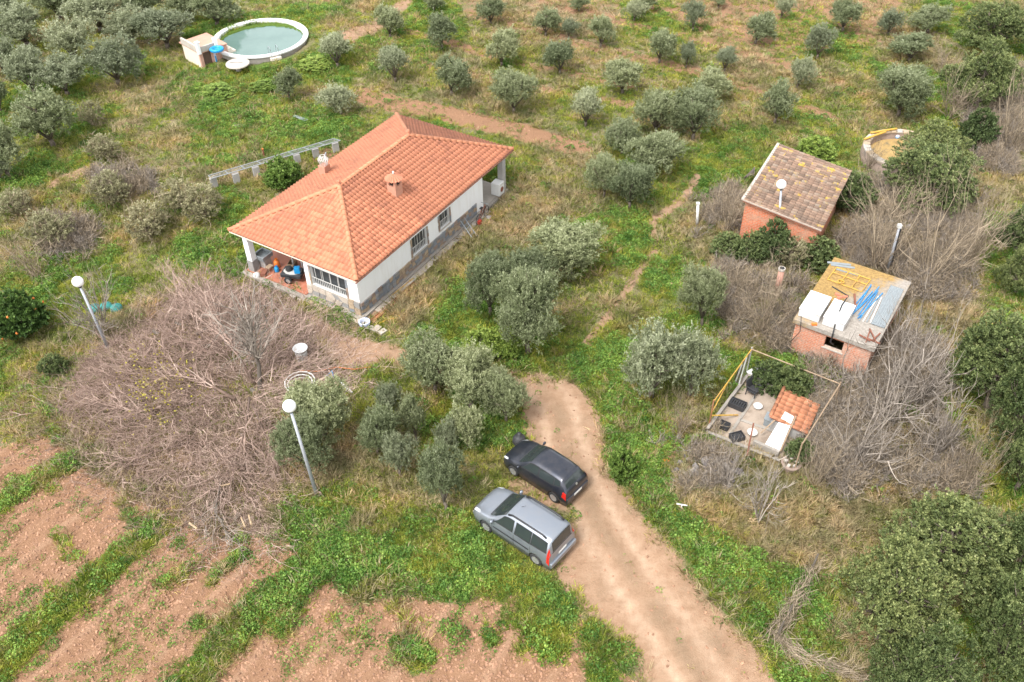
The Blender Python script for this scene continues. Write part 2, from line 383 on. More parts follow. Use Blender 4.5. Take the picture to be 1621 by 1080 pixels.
Z_PATH = [([(1180,1420),(1560,1420),(1235,1100),(1150,990),(1095,930),(1060,880),(1015,810),(968,750),(957,700),(942,640),(905,604),(860,592),(815,590),(822,640),(822,690),(838,720),(825,755),(850,790),(905,815),(905,870),(880,905),(905,945),(950,975),(1000,1030),(1040,1100)], 1.0, 30),
          ([(488,498),(540,528),(628,546),(640,575),(560,584),(520,566),(495,535)], 1.0, 20), ([(630,548),(720,575),(815,588),(818,612),(700,600),(630,580)], .8, 12),
          ([(790,745),(830,760),(870,800),(850,830),(800,790)], .65, 16)]
L_PATH = [([(928,544),(965,500),(1003,440),(1035,402),(1032,352),(1085,312),(1102,282)], 7, .8), ([(560,520),(620,470),(700,400),(745,362)], 7, .55), ([(540,70),(590,45),(645,3)], 9, .8), ([(80,292),(150,262)], 8, .6)]
Z_SOIL = [([(0,705),(80,690),(150,745),(235,800),(330,850),(430,862),(520,905),(545,960),(700,950),(850,945),(940,985),(1030,1100),(1120,1420),(-400,1420),(-400,705)], 1.0, 18),
          ([(1060,-20),(1440,-20),(1425,60),(1370,85),(1250,100),(1120,75),(1060,30)], .58, 40), ([(640,-20),(1060,-20),(1060,20),(900,30),(700,20)], .42, 25),
          ([(1040,700),(1110,690),(1130,760),(1060,780)], .5, 20), ([(470,0),(560,0),(540,12),(470,18)], .5, 8), ([(440,110),(480,112),(470,130),(420,140)], .5, 12),
          ([(0,590),(90,570),(130,600),(90,660),(0,700)], .45, 25), ([(200,235),(330,300),(280,330),(180,290)], .3, 25), ([(500,232),(540,228),(545,260),(480,285)], .7, 12)]
L_SOIL = [([(575,152),(740,187),(925,238)], 13, .95), ([(555,75),(700,108),(905,150),(1000,165)], 7, .55), ([(640,48),(800,92),(1000,138)], 7, .62), ([(740,22),(900,62),(1130,122),(1330,190)], 8, .62), ([(860,2),(1100,62),(1330,128)], 9, .6), ([(1030,10),(1300,82)], 10, .6), ([(1180,172),(1320,215)], 6, .5)]
Z_GREEN = [([(432,800),(540,760),(650,800),(760,800),(830,880),(850,935),(700,950),(545,950),(455,880)], .95, 22), ([(560,800),(640,790),(620,850),(540,850)], -.5, 20),
           ([(940,640),(985,690),(1010,730),(1090,830),(1180,880),(1290,910),(1330,1100),(1700,1420),(1560,1420),(1240,1100),(1150,985),(1060,875),(965,745)], 1.0, 16),
           ([(630,545),(700,500),(790,500),(820,570),(700,575)], .9, 20), ([(300,140),(460,150),(620,200),(560,235),(430,262),(310,270),(290,200)], .85, 30),
           ([(270,375),(370,358),(410,415),(330,430)], .8, 15), ([(270,100),(420,100),(560,80),(560,140),(380,150),(240,200)], .7, 30), ([(480,80),(620,0),(720,0),(700,120),(600,140)], .55, 40),
           ([(890,540),(960,520),(990,640),(940,620)], .8, 18), ([(1080,190),(1380,110),(1400,250),(1250,330),(1100,260)], .55, 50), ([(700,40),(1100,90),(1080,200),(820,200)], .35, 50),
           ([(140,270),(230,225),(150,200),(60,285)], .6, 15), ([(1530,450),(1621,450),(1621,560),(1560,500)], .6, 20), ([(1500,980),(1900,900),(1900,1420),(1700,1420),(1480,1100)], .8, 30),
           ([(430,470),(500,495),(540,525),(480,500)], .6, 8), ([(0,460),(200,480),(150,540),(0,580)], .35, 25), ([(1500,740),(1560,760),(1570,800),(1510,790)], .7, 20), ([(380,0),(560,0),(560,30),(490,60),(430,20)], .7, 15)]
L_GREEN = [([(250,835),(140,930),(60,1000),(-20,1085),(-300,1330)], 19, 1.0), ([(490,905),(390,980),(330,1040),(285,1100),(120,1330)], 27, 1.0), ([(-10,812),(50,765),(110,735)], 13, .9), ([(640,1030),(660,1050)], 25, .7), ([(850,975),(870,1010)], 36, .95), ([(940,1010),(985,1035),(1050,1060)], 26, .95), ([(1135,1048),(1165,1068)], 12, .9), ([(330,925),(345,900),(380,880)], 7, .8), ([(270,930),(300,890)], 6, .6), ([(790,930),(805,990)], 12, .6), ([(470,950),(440,1000)], 14, .7), ([(950,1060),(960,1090)], 30, .8), ([(190,800),(210,830)], 8,.6)]
Z_DRY = [([(1040,720),(1250,740),(1500,660),(1540,760),(1400,830),(1300,900),(1180,870),(1090,820)], 1.0, 40), ([(0,360),(60,400),(200,400),(330,330),(330,270),(200,230),(100,260)], .5, 40), ([(600,480),(760,340),(830,270),(900,340),(830,390),(720,430),(640,520)], .75, 25),
         ([(1060,330),(1180,300),(1180,420),(1100,470)], .6, 30), ([(1330,280),(1560,280),(1540,560),(1400,640),(1300,430)], .9, 40), ([(500,760),(600,770),(600,860),(510,850)], .7, 20), ([(820,230),(960,240),(1000,330),(880,360)], .6, 30), ([(1150,450),(1260,420),(1250,560),(1150,560)], .9, 25), ([(0,520),(110,500),(160,560),(0,640)], .5, 30), ([(330,80),(300,140),(200,200),(180,150)], .4, 25), ([(950,900),(1010,960),(1060,1020),(960,980)], .45, 15)]
fx = np.arange(-54, 54.01, .2); fy = np.arange(9.4, 91.01, .2)
gx = np.concatenate([[-900,-450,-240,-140,-95,-76,-66,-58], fx, [58,66,76,95,140,240,450,900]])
gy = np.concatenate([[-600,-250,-110,-50,-20,-5,3,7], fy, [94,100,110,125,150,190,260,420,900]])
GX, GY = np.meshgrid(gx, gy)
def zones(x, y):
    px, py, k = project(x, y, 0 * x)
    px = np.where(k > 3, px, 3000); py = np.where(k > 3, py, 3000)
    wob = (30 - .0 * py) * (fbm(x * .45, y * .45, 11, 4) - .5); wob2 = 30 * (fbm(x * .45, y * .45, 31, 4) - .5)
    sc = np.clip((py + 350) / 1000, .3, 1.4)
    qx = px + wob * sc; qy = py + wob2 * sc * .75
    lx = px + wob * sc * .3; ly = py + wob2 * sc * .25
    def run(polys, lines, s):
        r = np.zeros(px.shape)
        for P, a, soft in polys:
            q = sstep(-soft * .7, soft * .7, poly_sd(qx, qy, P)); r = np.maximum(r, a * q) if a > 0 else r * (1 + a * q)
        for P, w_, a in lines: r = np.maximum(r, a * sstep(w_ * 1.5, w_ * .5, line_d(lx, ly, P)))
        return r
    path = run(Z_PATH, L_PATH, 0); soil = run(Z_SOIL, L_SOIL, 0); green = run(Z_GREEN, L_GREEN, 0); dry = run(Z_DRY, [], 0)
    brush = sstep(-18, 14, poly_sd(qx, qy, BRUSH))
    gl = run([], L_GREEN, 0); soil = soil * (1 - gl)
    clump = sstep(.69, .79, fbm((x*.78+y*.62)*1.9 + 5, (y*.78-x*.62)*.8, 41, 3)); soil = soil * (1 - .75 * clump * (py > 600))
    green = np.maximum(green, .8 * clump * (soil > .05) * (py > 600))
    big = fbm(x * .16, y * .16, 51, 3)
    green = np.clip(np.maximum(green, .9 * sstep(.52, .68, big) * (1 - dry)) * (1 - .6*brush), 0, 1)
    dry = np.clip(np.maximum(dry * (1 - .6 * green), .7 * sstep(.5, .36, big)), 0, 1)
    return path, soil * (1 - path), green * (1 - path), dry, brush * (1 - path), px, py
zp, zs, zg, zd, zb, zpx, zpy = zones(GX, GY)
GZ = ground_h(GX, GY)
rough_ = (fbm(GX * 1.9, GY * 1.9, 61, 3) - .5)
fa_, fb_ = W(250,835,0), W(0,1060,0); fn = np.array([-(fb_.y-fa_.y), fb_.x-fa_.x]); fn /= np.linalg.norm(fn)
fur = np.sin((GX*fn[0] + GY*fn[1]) * 2*math.pi/1.0 + 2.5*fbm(GX*.35, GY*.35, 77, 2)) + .6*np.sin((GX*fn[0] + GY*fn[1]) * 2*math.pi/2.7)
near = (zpy > 560)
fine = (GX > -54) & (GX < 54) & (GY > 9.4) & (GY < 91)
GZ = GZ + np.where(fine, rough_ * (.10 * (1 - zp) + .03) + zs * near * fur * .07 * (.4 + fbm(GX*.9, GY*.9, 78, 2)) + zs * (hsh((GX*5).round(), (GY*5).round(), 5) - .5) * .05, 0)
# wheel ruts on the track
tl = [W(*q, 0) for q in ((850,596),(880,640),(893,700),(920,770),(955,840),(1000,915),(1060,1000),(1130,1110))]
td = line_d(GX, GY, [(q.x, q.y) for q in tl]); rut = np.exp(-((td - .78)/.26)**2) * (.5 + .8*fbm(GX*.5, GY*.5, 83, 3)) * (zp > .2); crest = np.exp(-(td/.34)**2) * (zp > .2) * fbm(GX*.8, GY*.8, 84, 3)
GZ = GZ - .05*rut + .03*crest
gv = np.stack([GX, GY, GZ], -1).reshape(-1, 3)
ny, nx = GX.shape; ii = np.arange(nx * ny).reshape(ny, nx)
gf = np.stack([ii[:-1,:-1], ii[:-1,1:], ii[1:,1:], ii[1:,:-1]], -1).reshape(-1, 4)
gm = mesh_np('ground', gv, gf)
for n_, a_ in (('fur', fur*.5*near), ('rut', rut), ('crest', crest), ('path', zp), ('soil', zs), ('green', zg), ('dry', zd), ('brush', zb)): attr(gm, n_, a_)
gm.polygons.foreach_set('use_smooth', np.ones(len(gf), bool))
def ground_mat():
    m, t, b = nodes('ground_mat')
    g = N(t, 'ShaderNodeNewGeometry'); P = g.outputs['Position']
    n_big = noise(t, .35, 5, .6, vec=P); n_mid = noise(t, 2.2, 5, .65, vec=P); n_fine = noise(t, 13, 5, .7, vec=P); n_grain = noise(t, 45, 4, .7, vec=P)
    A = {k: N(t, 'ShaderNodeAttribute', attribute_name=k).outputs['Fac'] for k in ('path', 'soil', 'green', 'dry', 'brush', 'rut', 'crest', 'fur')}
    def edge(a, amt=.9, lo=.38, hi=.62):
        q = math_(t, 'ADD', a, math_(t, 'MULTIPLY', math_(t, 'SUBTRACT', math_(t, 'ADD', math_(t, 'MULTIPLY', n_mid, .5), math_(t, 'MULTIPLY', n_fine, .5)), .5), amt))
        return ramp(t, q, [(lo, (0,0,0)), (hi, (1,1,1))])
    base = mixc(t, edge(n_big), ramp(t, n_fine, [(.3, (.062,.078,.022)), (.7, (.165,.18,.06))]), ramp(t, n_fine, [(.3, (.14,.115,.065)), (.7, (.29,.235,.145))]))
    base = mixc(t, edge(A['dry'], 1.0), base, ramp(t, n_fine, [(.3, (.13,.105,.060)), (.7, (.28,.225,.135))]))
    base = mixc(t, edge(A['green'], 1.1), base, ramp(t, n_fine, [(.3, (.038,.075,.014)), (.7, (.125,.185,.036))]))
    soil = mixc(t, n_mid, ramp(t, n_fine, [(.25, (.16,.085,.047)), (.55, (.285,.162,.096)), (.8, (.39,.245,.158))]), ramp(t, n_grain, [(.3, (.175,.096,.055)), (.7, (.345,.205,.126))]))
    soil = mixc(t, math_(t, 'MULTIPLY', edge(A['fur'], 1.2, .25, .75), .5), soil, ramp(t, n_fine, [(.3, (.255,.15,.092)), (.7, (.44,.29,.195))]))
    base = mixc(t, edge(A['soil'], 1.6, .34, .60), base, soil)
    br = ramp(t, n_fine, [(.25, (.10,.072,.05)), (.7, (.25,.18,.13))])
    base = mixc(t, edge(A['brush'], .8), base, br)
    pth = mixc(t, math_(t, 'MULTIPLY', n_grain, .5), ramp(t, n_mid, [(.25, (.235,.138,.082)), (.5, (.335,.212,.135)), (.8, (.43,.295,.20))]), ramp(t, n_fine, [(.3, (.20,.12,.072)), (.75, (.43,.295,.20))]))
    straw = ramp(t, n_grain, [(.3, (.12,.082,.05)), (.7, (.30,.215,.14))])
    pth = mixc(t, ramp(t, math_(t, 'ADD', math_(t, 'MULTIPLY', n_big, .7), math_(t, 'MULTIPLY', n_fine, .45)), [(.56, (0,0,0)), (.72, (.75,.75,.75))]), pth, straw)
    pth = mixc(t, math_(t, 'MULTIPLY', A['crest'], .9), pth, straw)
    pth = mixc(t, math_(t, 'MULTIPLY', A['rut'], .8), pth, ramp(t, n_mid, [(.3, (.36,.24,.16)), (.7, (.50,.36,.255))]))
    base = mixc(t, edge(A['path'], 1.5, .32, .56), base, pth)
    t.links.new(base, b.inputs['Base Color']); b.inputs['Roughness'].default_value = .95; b.inputs['Specular IOR Level'].default_value = .1
    h = math_(t, 'ADD', math_(t, 'MULTIPLY', n_fine, .6), math_(t, 'MULTIPLY', n_grain, .4)); bump(t, b, h, .9, .08)
    return m
gm.materials.append(ground_mat())
ground = obj('ground', gm); ground['kind'] = 'structure'

# ------------------------------------------------------------------ ground cover (nobody could count it): instanced tufts
def gz_at(x, y):
    ix = np.clip(np.searchsorted(gx, x) - 1, 0, nx - 2); iy = np.clip(np.searchsorted(gy, y) - 1, 0, ny - 2)
    tx = (x - gx[ix]) / (gx[ix+1] - gx[ix]); ty = (y - gy[iy]) / (gy[iy+1] - gy[iy])
    return (GZ[iy, ix] * (1-tx) + GZ[iy, ix+1] * tx) * (1-ty) + (GZ[iy+1, ix] * (1-tx) + GZ[iy+1, ix+1] * tx) * ty
def blades(rng, n, rad, h0, h1, w, lean, me_name, mat, bend=.5):
    q = rng.uniform(0, 2*math.pi, n); r = rad * np.sqrt(rng.random(n)); b = np.stack([r*np.cos(q), r*np.sin(q), np.full(n, -.03)], -1)
    L = rng.uniform(h0, h1, n)[:, None]; d = np.stack([np.cos(q)*lean*rng.uniform(.3,1.5,n) + rng.normal(0,.25,n), np.sin(q)*lean*rng.uniform(.3,1.5,n) + rng.normal(0,.25,n), np.ones(n)], -1)
    d /= np.linalg.norm(d, axis=1)[:, None]; d2 = d + np.stack([np.cos(q), np.sin(q), -np.ones(n)*.6], -1) * bend; d2 /= np.linalg.norm(d2, axis=1)[:, None]
    a = rng.uniform(0, 2*math.pi, n); s = np.stack([np.cos(a), np.sin(a), np.zeros(n)], -1) * w
    m_ = b + d*L*.55; e = m_ + d2*L*.5
    v = np.stack([b - s, b + s, m_ + s*.8, e, m_ - s*.8], 1).reshape(-1, 3)
    f = np.arange(n*5).reshape(n, 5); me = mesh_np(me_name, v, f); attr(me, 'rnd', np.repeat(np.clip(rng.random(n)*.75 + rng.random(), 0, 1)*.6 + rng.random(n)*.4, 5)); me.materials.append(mat); return me
def leaves_mesh(name, c, d, L, w, rnd, mat, rng):
    """rhombic leaves at c pointing along d"""
    n = len(c); a = rng.normal(size=(n, 3)); s = np.cross(d, a); s /= np.linalg.norm(s, axis=1)[:, None] + 1e-9
    L = np.asarray(L).reshape(-1, 1) * np.ones((n, 1)); nn = np.cross(s, d)
    m_ = c + d*L*.5 + nn*L*.06
    v = np.stack([c, m_ + s*L*w, c + d*L, m_ - s*L*w], 1).reshape(-1, 3)
    me = mesh_np(name, v, np.arange(n*4).reshape(n, 4)); attr(me, 'rnd', np.repeat(rnd, 4)); me.materials.append(mat); return me
def weed_mesh(rng, n, rad, h, L, name, mat):
    q = rng.uniform(0, 2*math.pi, n); u = rng.random(n); r = rad*np.sqrt(rng.random(n))
    c = np.stack([r*np.cos(q), r*np.sin(q), h*(1 - (r/rad)**2)*rng.uniform(.5, 1.05, n)], -1)
    d = np.stack([np.cos(q) + rng.normal(0,.6,n), np.sin(q) + rng.normal(0,.6,n), rng.uniform(-.1,.8,n)], -1); d /= np.linalg.norm(d, axis=1)[:, None]
    return leaves_mesh(name, c, d, rng.uniform(.6,1.3,n)*L, .36, np.clip(rng.random(n)*.6 + .4*c[:,2]/h, 0, 1), mat, rng)
def scatter(name, label, cat, protos, dens, n, s0, s1, tilt=.2, minpy=-70, maxpy=1330):
    d = dens[:-1,:-1] * np.diff(gx)[None,:] * np.diff(gy)[:,None] * fine[:-1,:-1]
    px, py = zpx[:-1,:-1], zpy[:-1,:-1]; d = d * (px > -190) * (px < 1810) * (py > minpy) * (py < maxpy)
    dist = np.hypot(GX, GY)[:-1,:-1]; d = d * np.clip(40 / dist, .35, 1.2) ** 1.2
    p = d.ravel() / d.sum(); k = RNG.choice(len(p), n, p=p); iy, ix = np.divmod(k, nx - 1)
    x = gx[ix] + RNG.random(n) * np.diff(gx)[ix]; y = gy[iy] + RNG.random(n) * np.diff(gy)[iy]
    v = np.stack([x, y, gz_at(x, y) - .01], -1)
    me = bpy.data.meshes.new(name); me.vertices.add(n); me.vertices.foreach_set('co', v.astype(np.float32).ravel())
    attr(me, 'scl', RNG.uniform(s0, s1, n) * (1 + .5 * (fbm(x*.5, y*.5, 91, 2) - .5)))
    a = me.attributes.new('rot', 'FLOAT_VECTOR', 'POINT'); a.data.foreach_set('vector', np.stack([RNG.normal(0,tilt,n), RNG.normal(0,tilt,n), RNG.uniform(0,6.28,n)], -1).astype(np.float32).ravel())
    o = obj(name, me); o['kind'] = 'stuff'; o['label'] = label; o['category'] = cat
    g = bpy.data.node_groups.new(name, 'GeometryNodeTree'); g.interface.new_socket('Geometry', in_out='INPUT', socket_type='NodeSocketGeometry'); g.interface.new_socket('Geometry', in_out='OUTPUT', socket_type='NodeSocketGeometry')
    gi = g.nodes.new('NodeGroupInput'); go = g.nodes.new('NodeGroupOutput'); jn = g.nodes.new('GeometryNodeJoinGeometry'); ip = g.nodes.new('GeometryNodeInstanceOnPoints')
    for pm in protos:
        po = bpy.data.objects.new(pm.name, pm); oi = g.nodes.new('GeometryNodeObjectInfo'); oi.inputs['Object'].default_value = po; oi.inputs['As Instance'].default_value = True
        g.links.new(oi.outputs['Geometry'], jn.inputs[0])
    m2p = g.nodes.new('GeometryNodeMeshToPoints'); m2p.inputs['Radius'].default_value = .01
    g.links.new(gi.outputs[0], m2p.inputs['Mesh']); g.links.new(m2p.outputs[0], ip.inputs['Points']); g.links.new(jn.outputs[0], ip.inputs['Instance']); ip.inputs['Pick Instance'].default_value = True
    ri = g.nodes.new('FunctionNodeRandomValue'); ri.data_type = 'INT'; ri.inputs['Min'].default_value = 0 if False else 0
    for s_ in ri.inputs:
        if s_.name == 'Max' and s_.type == 'INT': s_.default_value = len(protos) - 1
        if s_.name == 'Min' and s_.type == 'INT': s_.default_value = 0
    g.links.new([s_ for s_ in ri.outputs if s_.type == 'INT'][0], ip.inputs['Instance Index'])
    na = g.nodes.new('GeometryNodeInputNamedAttribute'); na.data_type = 'FLOAT'; na.inputs['Name'].default_value = 'scl'; g.links.new([s_ for s_ in na.outputs if s_.name == 'Attribute' and s_.type == 'VALUE'][0], ip.inputs['Scale'])
    nr = g.nodes.new('GeometryNodeInputNamedAttribute'); nr.data_type = 'FLOAT_VECTOR'; nr.inputs['Name'].default_value = 'rot'
    er = g.nodes.new('FunctionNodeEulerToRotation'); g.links.new([s_ for s_ in nr.outputs if s_.name == 'Attribute' and s_.type == 'VECTOR'][0], er.inputs[0]); g.links.new(er.outputs[0], ip.inputs['Rotation'])
    g.links.new(ip.outputs[0], go.inputs[0])
    md = o.modifiers.new('scatter', 'NODES'); md.node_group = g
    return o
def twig_mesh(name, rng, n, h, spread, mat, fork=2, r=.012, segs=3):
    mb = MB()
    for i in range(n):
        a = rng.uniform(0, 6.283); l = rng.uniform(.2, 1)*spread; d = Vector((math.cos(a)*l, math.sin(a)*l, rng.uniform(.5, 1.1))).normalized(); L = h*rng.uniform(.6, 1.1)
        def br(p, d, L, r, lev):
            pts = [p]
            for s_ in range(segs):
                d = (d + Vector(rng.normal(0, .16, 3)) + Vector((0,0,.06))).normalized(); pts.append(pts[-1] + d*L/segs)
            mb.tube(pts, [r*(1 - .75*k/segs) for k in range(segs+1)], 3, False)
            if lev > 0:
                for _ in range(fork + (lev > 1)):
                    k = rng.uniform(.25, .95)*segs; k0 = min(int(k), segs-1); q = pts[k0].lerp(pts[k0+1], k - k0)
                    br(q, (d + Vector(rng.normal(0, .55, 3))).normalized(), L*rng.uniform(.35, .6), r*.6, lev-1)
        br(Vector((rng.normal(0,.06)*spread, rng.normal(0,.06)*spread, -.05)), d, L, r*rng.uniform(.7,1.4), 2 if n < 40 else 1)
    return mb.mesh(name, mat)
OFF = np.ones_like(zp)   # no plants inside the buildings or under the cars
for P in ([(-7.5,37.3),(-15,41.9),(-7.2,53.8),(.2,49.4)], [(16.6,38.6),(19.6,36.8),(16.9,31.8),(13.9,33.9)], [(16.5,48.5),(19.4,45.9),(16.5,40.8),(13.3,43.6)]): OFF *= poly_sd(GX, GY, P) < 0
for (ax_, ay_), (bx_, by_), r_ in (((795,820),(870,868),.85), ((832,728),(900,775),.8)):
    OFF *= line_d(GX, GY, [tuple(W(ax_,ay_)[:2]), tuple(W(bx_,by_)[:2])]) > r_
OFF *= np.hypot(GX - POOLC[0], GY - POOLC[1]) > 3.95
pen = [W(*q) for q in ((1119,684),(1182,599),(1285,643),(1234,729))]; OFF *= poly_sd(GX, GY, [(q.x, q.y) for q in pen]) < 0
bare = np.clip(1 - zp*1.08, 0, 1) * np.clip(1 - zs*1.04, 0, 1) * (1 - .8*zb) * OFF
rg = np.random.default_rng(3)
scatter('green_grass', 'short bright green grass covering the plot', 'grass', [blades(rg, 34, .2, .10, .26, .014, .5, 'grass_tuft', MT['grass']) for _ in range(3)], bare*(.04 + zg*1.0 + .22*(1-zd)), 70000, .6, 1.35)
scatter('mixed_grass', 'olive coloured half dry grass between the green patches', 'grass', [blades(rg, 34, .24, .14, .36, .013, .7, 'mixed_tuft', MT['mid_grass']) for _ in range(3)], bare*(.12 + .12*zg + .4*zd + .7*sstep(.5,.66,fbm(GX*.3, GY*.3, 29, 3))), 24000, .6, 1.4)
scatter('dry_grass', 'straw coloured dry grass on the verges', 'grass', [blades(rg, 30, .24, .18, .50, .011, .8, 'dry_tuft', MT['dry_grass']) for _ in range(3)], bare*(.05 + zd*1.0 + .6*sstep(.55,.66,fbm(GX*.4, GY*.4, 39, 3)))*(1 - .75*zg), 26000, .6, 1.4)
scatter('broadleaf_weeds', 'low broad leaved green weeds in patches', 'weeds', [weed_mesh(rg, 95, .22, .20, .052, 'weed_tuft', MT['weed']) for _ in range(3)], OFF*np.clip(1 - zp*1.4, 0, 1)*np.clip(1-zs*.97, 0, 1)*(1-zb)*(sstep(.35, .8, zg)*(.25 + sstep(.45,.62,fbm(GX*.5, GY*.5, 21, 3))) + .02), 23000, .6, 1.7)
scatter('sparse_weeds', 'single small weeds on the bare soil and track', 'weeds', [weed_mesh(rg, 26, .13, .12, .06, 'small_weed', MT['weed'])] + [blades(rg, 16, .1, .06, .16, .012, .8, 'small_tuft', MT['mid_grass'])], OFF*(zs + .07*zp)*sstep(.42, .62, fbm(GX*.6, GY*.6, 23, 3)) + 0.1*OFF*crest*zp + 1e-6, 6200, .35, 1.35)
clod = []
for k in range(3):
    bm = bmesh.new(); bmesh.ops.create_icosphere(bm, subdivisions=1, radius=.05)
    for v in bm.verts: v.co = Vector((v.co.x*1.2, v.co.y, v.co.z*.7)) * random.uniform(.65, 1.25)
    me = bpy.data.meshes.new('clod'); bm.to_mesh(me); bm.free(); me.materials.append(surf('clod_soil', (.30,.17,.105), .95, .3, 9, .3, rnd=.3)); clod.append(me)
scatter('soil_clods', 'reddish clods and small stones on the tilled soil', 'clods', clod, OFF*(zs*near + .06*zp + .25*zs) + 1e-7, 26000, .25, 1.7, .6)
Z_THICK = [[(1270,560),(1400,540),(1500,560),(1480,690),(1330,740),(1270,700)], [(1340,290),(1560,300),(1540,480),(1420,470),(1330,400)], [(1140,430),(1260,420),(1250,540),(1150,540)], [(150,260),(230,270),(240,310),(170,320)], [(60,345),(150,350),(140,400),(70,400)], [(1520,130),(1621,110),(1621,280),(1530,260)], [(1100,300),(1170,290),(1180,370),(1110,370)], [(1040,690),(1130,690),(1140,770),(1060,780)], [(1270,690),(1500,680),(1530,790),(1330,790)], [(1180,440),(1260,420),(1300,560),(1200,560)]]
zt_k = np.zeros_like(zp)
for P in Z_THICK: zt_k = np.maximum(zt_k, sstep(-15, 25, poly_sd(zpx + 40*(fbm(GX*.5, GY*.5, 27, 3) - .5), zpy, P)))
scatter('dry_twigs', 'brown leafless twiggy undergrowth on the overgrown ground', 'undergrowth', [twig_mesh('twig_tuft', rg, 12, .6, .8, MT['tan_wood'], 2, .014), twig_mesh('twig_tuft', rg, 12, .55, .9, MT['grey_wood'], 2, .014)], OFF*np.clip(1-zp*2,0,1)*np.clip(1-zs*2,0,1)*zt_k*(.12 + sstep(.48,.60,fbm(GX*.35, GY*.35, 25, 3)))*(1 - .7*zg) + 1e-8, 6000, .6, 1.7, .25)

# ------------------------------------------------------------------ the house
HN = Vector((-7.84, 36.73, 0)); HU = Vector((8.10, 12.92, 0)).normalized(); HRZ = math.atan2(HU.y, HU.x)
HL_, HW_ = 15.25, 8.87; ZE = 2.88; RUN = HW_/2; RISE = 1.84; SL = math.atan2(RISE, RUN); SLEN = math.hypot(RUN, RISE)
house = thing('house', 'white bungalow with orange tiled hip roof and stone clad base', 'house', HN, HRZ)
HM = Matrix.Translation(HN) @ Matrix.Rotation(HRZ, 4, 'Z')
def hw(x, y, z=0): return HM @ Vector((x, y, z))
mb = MB().box((.1,.15,-.3), (14.9,8.6,.18)); mb.build('foundation', MT['concrete'], house)
T = .25   # walls, cut round their openings
def wall_x(mb, x0, x1, y, ops, z0=.1, z1=2.82):     # wall running along x, outer face at y
    xs = x0
    for a, b, c, d in ops:
        mb.box((xs, y, z0), (a, y+T, z1)); mb.box((a, y, z0), (b, y+T, c)); mb.box((a, y, d), (b, y+T, z1)); xs = b
    mb.box((xs, y, z0), (x1, y+T, z1))
def wall_y(mb, y0, y1, x, ops, z0=.1, z1=2.82):
    ys = y0
    for a, b, c, d in ops:
        mb.box((x, ys, z0), (x+T, a, z1)); mb.box((x, a, z0), (x+T, b, c)); mb.box((x, a, d), (x+T, b, z1)); ys = b
    mb.box((x, ys, z0), (x+T, y1, z1))
WINX = [(5.15, 6.55, 1.0, 2.2), (7.8, 8.8, 1.2, 2.2)]; WINY = [(1.2, 3.6, 1.0, 2.25)]
m1 = MB(); wall_x(m1, .4+T, 12.35, .4, WINX); m1.build('wall', MT['white_wall'], house)
m1 = MB(); wall_y(m1, .4, 4.05, .4, WINY); m1.build('wall', MT['white_wall'], house)
m1 = MB(); m1.box((.66, 3.8, .1), (4.3, 4.05, 2.82)); m1.build('wall', MT['white_wall'], house)
m1 = MB(); wall_y(m1, 4.06, 8.4, 4.3, [(5.2, 6.2, .12, 2.2)]); m1.build('wall', MT['white_wall'], house)
m1 = MB(); m1.box((4.56, 8.15, .1), (12.1, 8.4, 2.82)); m1.build('wall', MT['white_wall'], house)
m1 = MB(); m1.box((12.1, .66, .1), (12.35, 8.4, 2.82)); m1.build('wall', MT['white_wall'], house)
MB().box((4.4, 5.22, .2), (4.46, 6.18, 2.18)).build('door', MT['timber'], house)
o = MB().box((.18, 4.07, .18), (4.3, 8.45, .24)).build('terrace_floor', surf('terrace_floor', (.40,.145,.085), .6, .12, 1.5, .1, stain=(.33,.20,.15), stain_amt=.3), house)
MB().box((12.36, .3, .18), (14.9, 8.5, .22)).build('porch_floor', MT['concrete'], house)
MB().box((-.12, 3.9, -.1), (.17, 8.6, .2)).build('terrace_step', MT['concrete'], house)
for x, y, cl in ((.45, 8.1, 1), (14.55, .42, 0), (14.55, 8.1, 0)):
    c = MB().cbox((x, y, 1.5), (.36, .36, 2.64)).build('column', MT['white_wall'] if cl else MT['grey_block'], house)
    if cl: MB().cbox((x, y, .5), (.42, .42, .9)).build('column_cladding', STONE[0], c)
MB().box((.42, 4.06, 2.58), (.64, 8.3, 2.82)).build('lintel_beam', MT['white_wall'], house)
MB().box((.64, 8.18, 2.58), (4.5, 8.38, 2.82)).build('lintel_beam', MT['white_wall'], house)
MB().box((12.36, .44, 2.58), (14.7, .64, 2.82)).build('lintel_beam', MT['white_wall'], house)
MB().box((14.45, .66, 2.58), (14.68, 8.3, 2.82)).build('lintel_beam', MT['white_wall'], house)
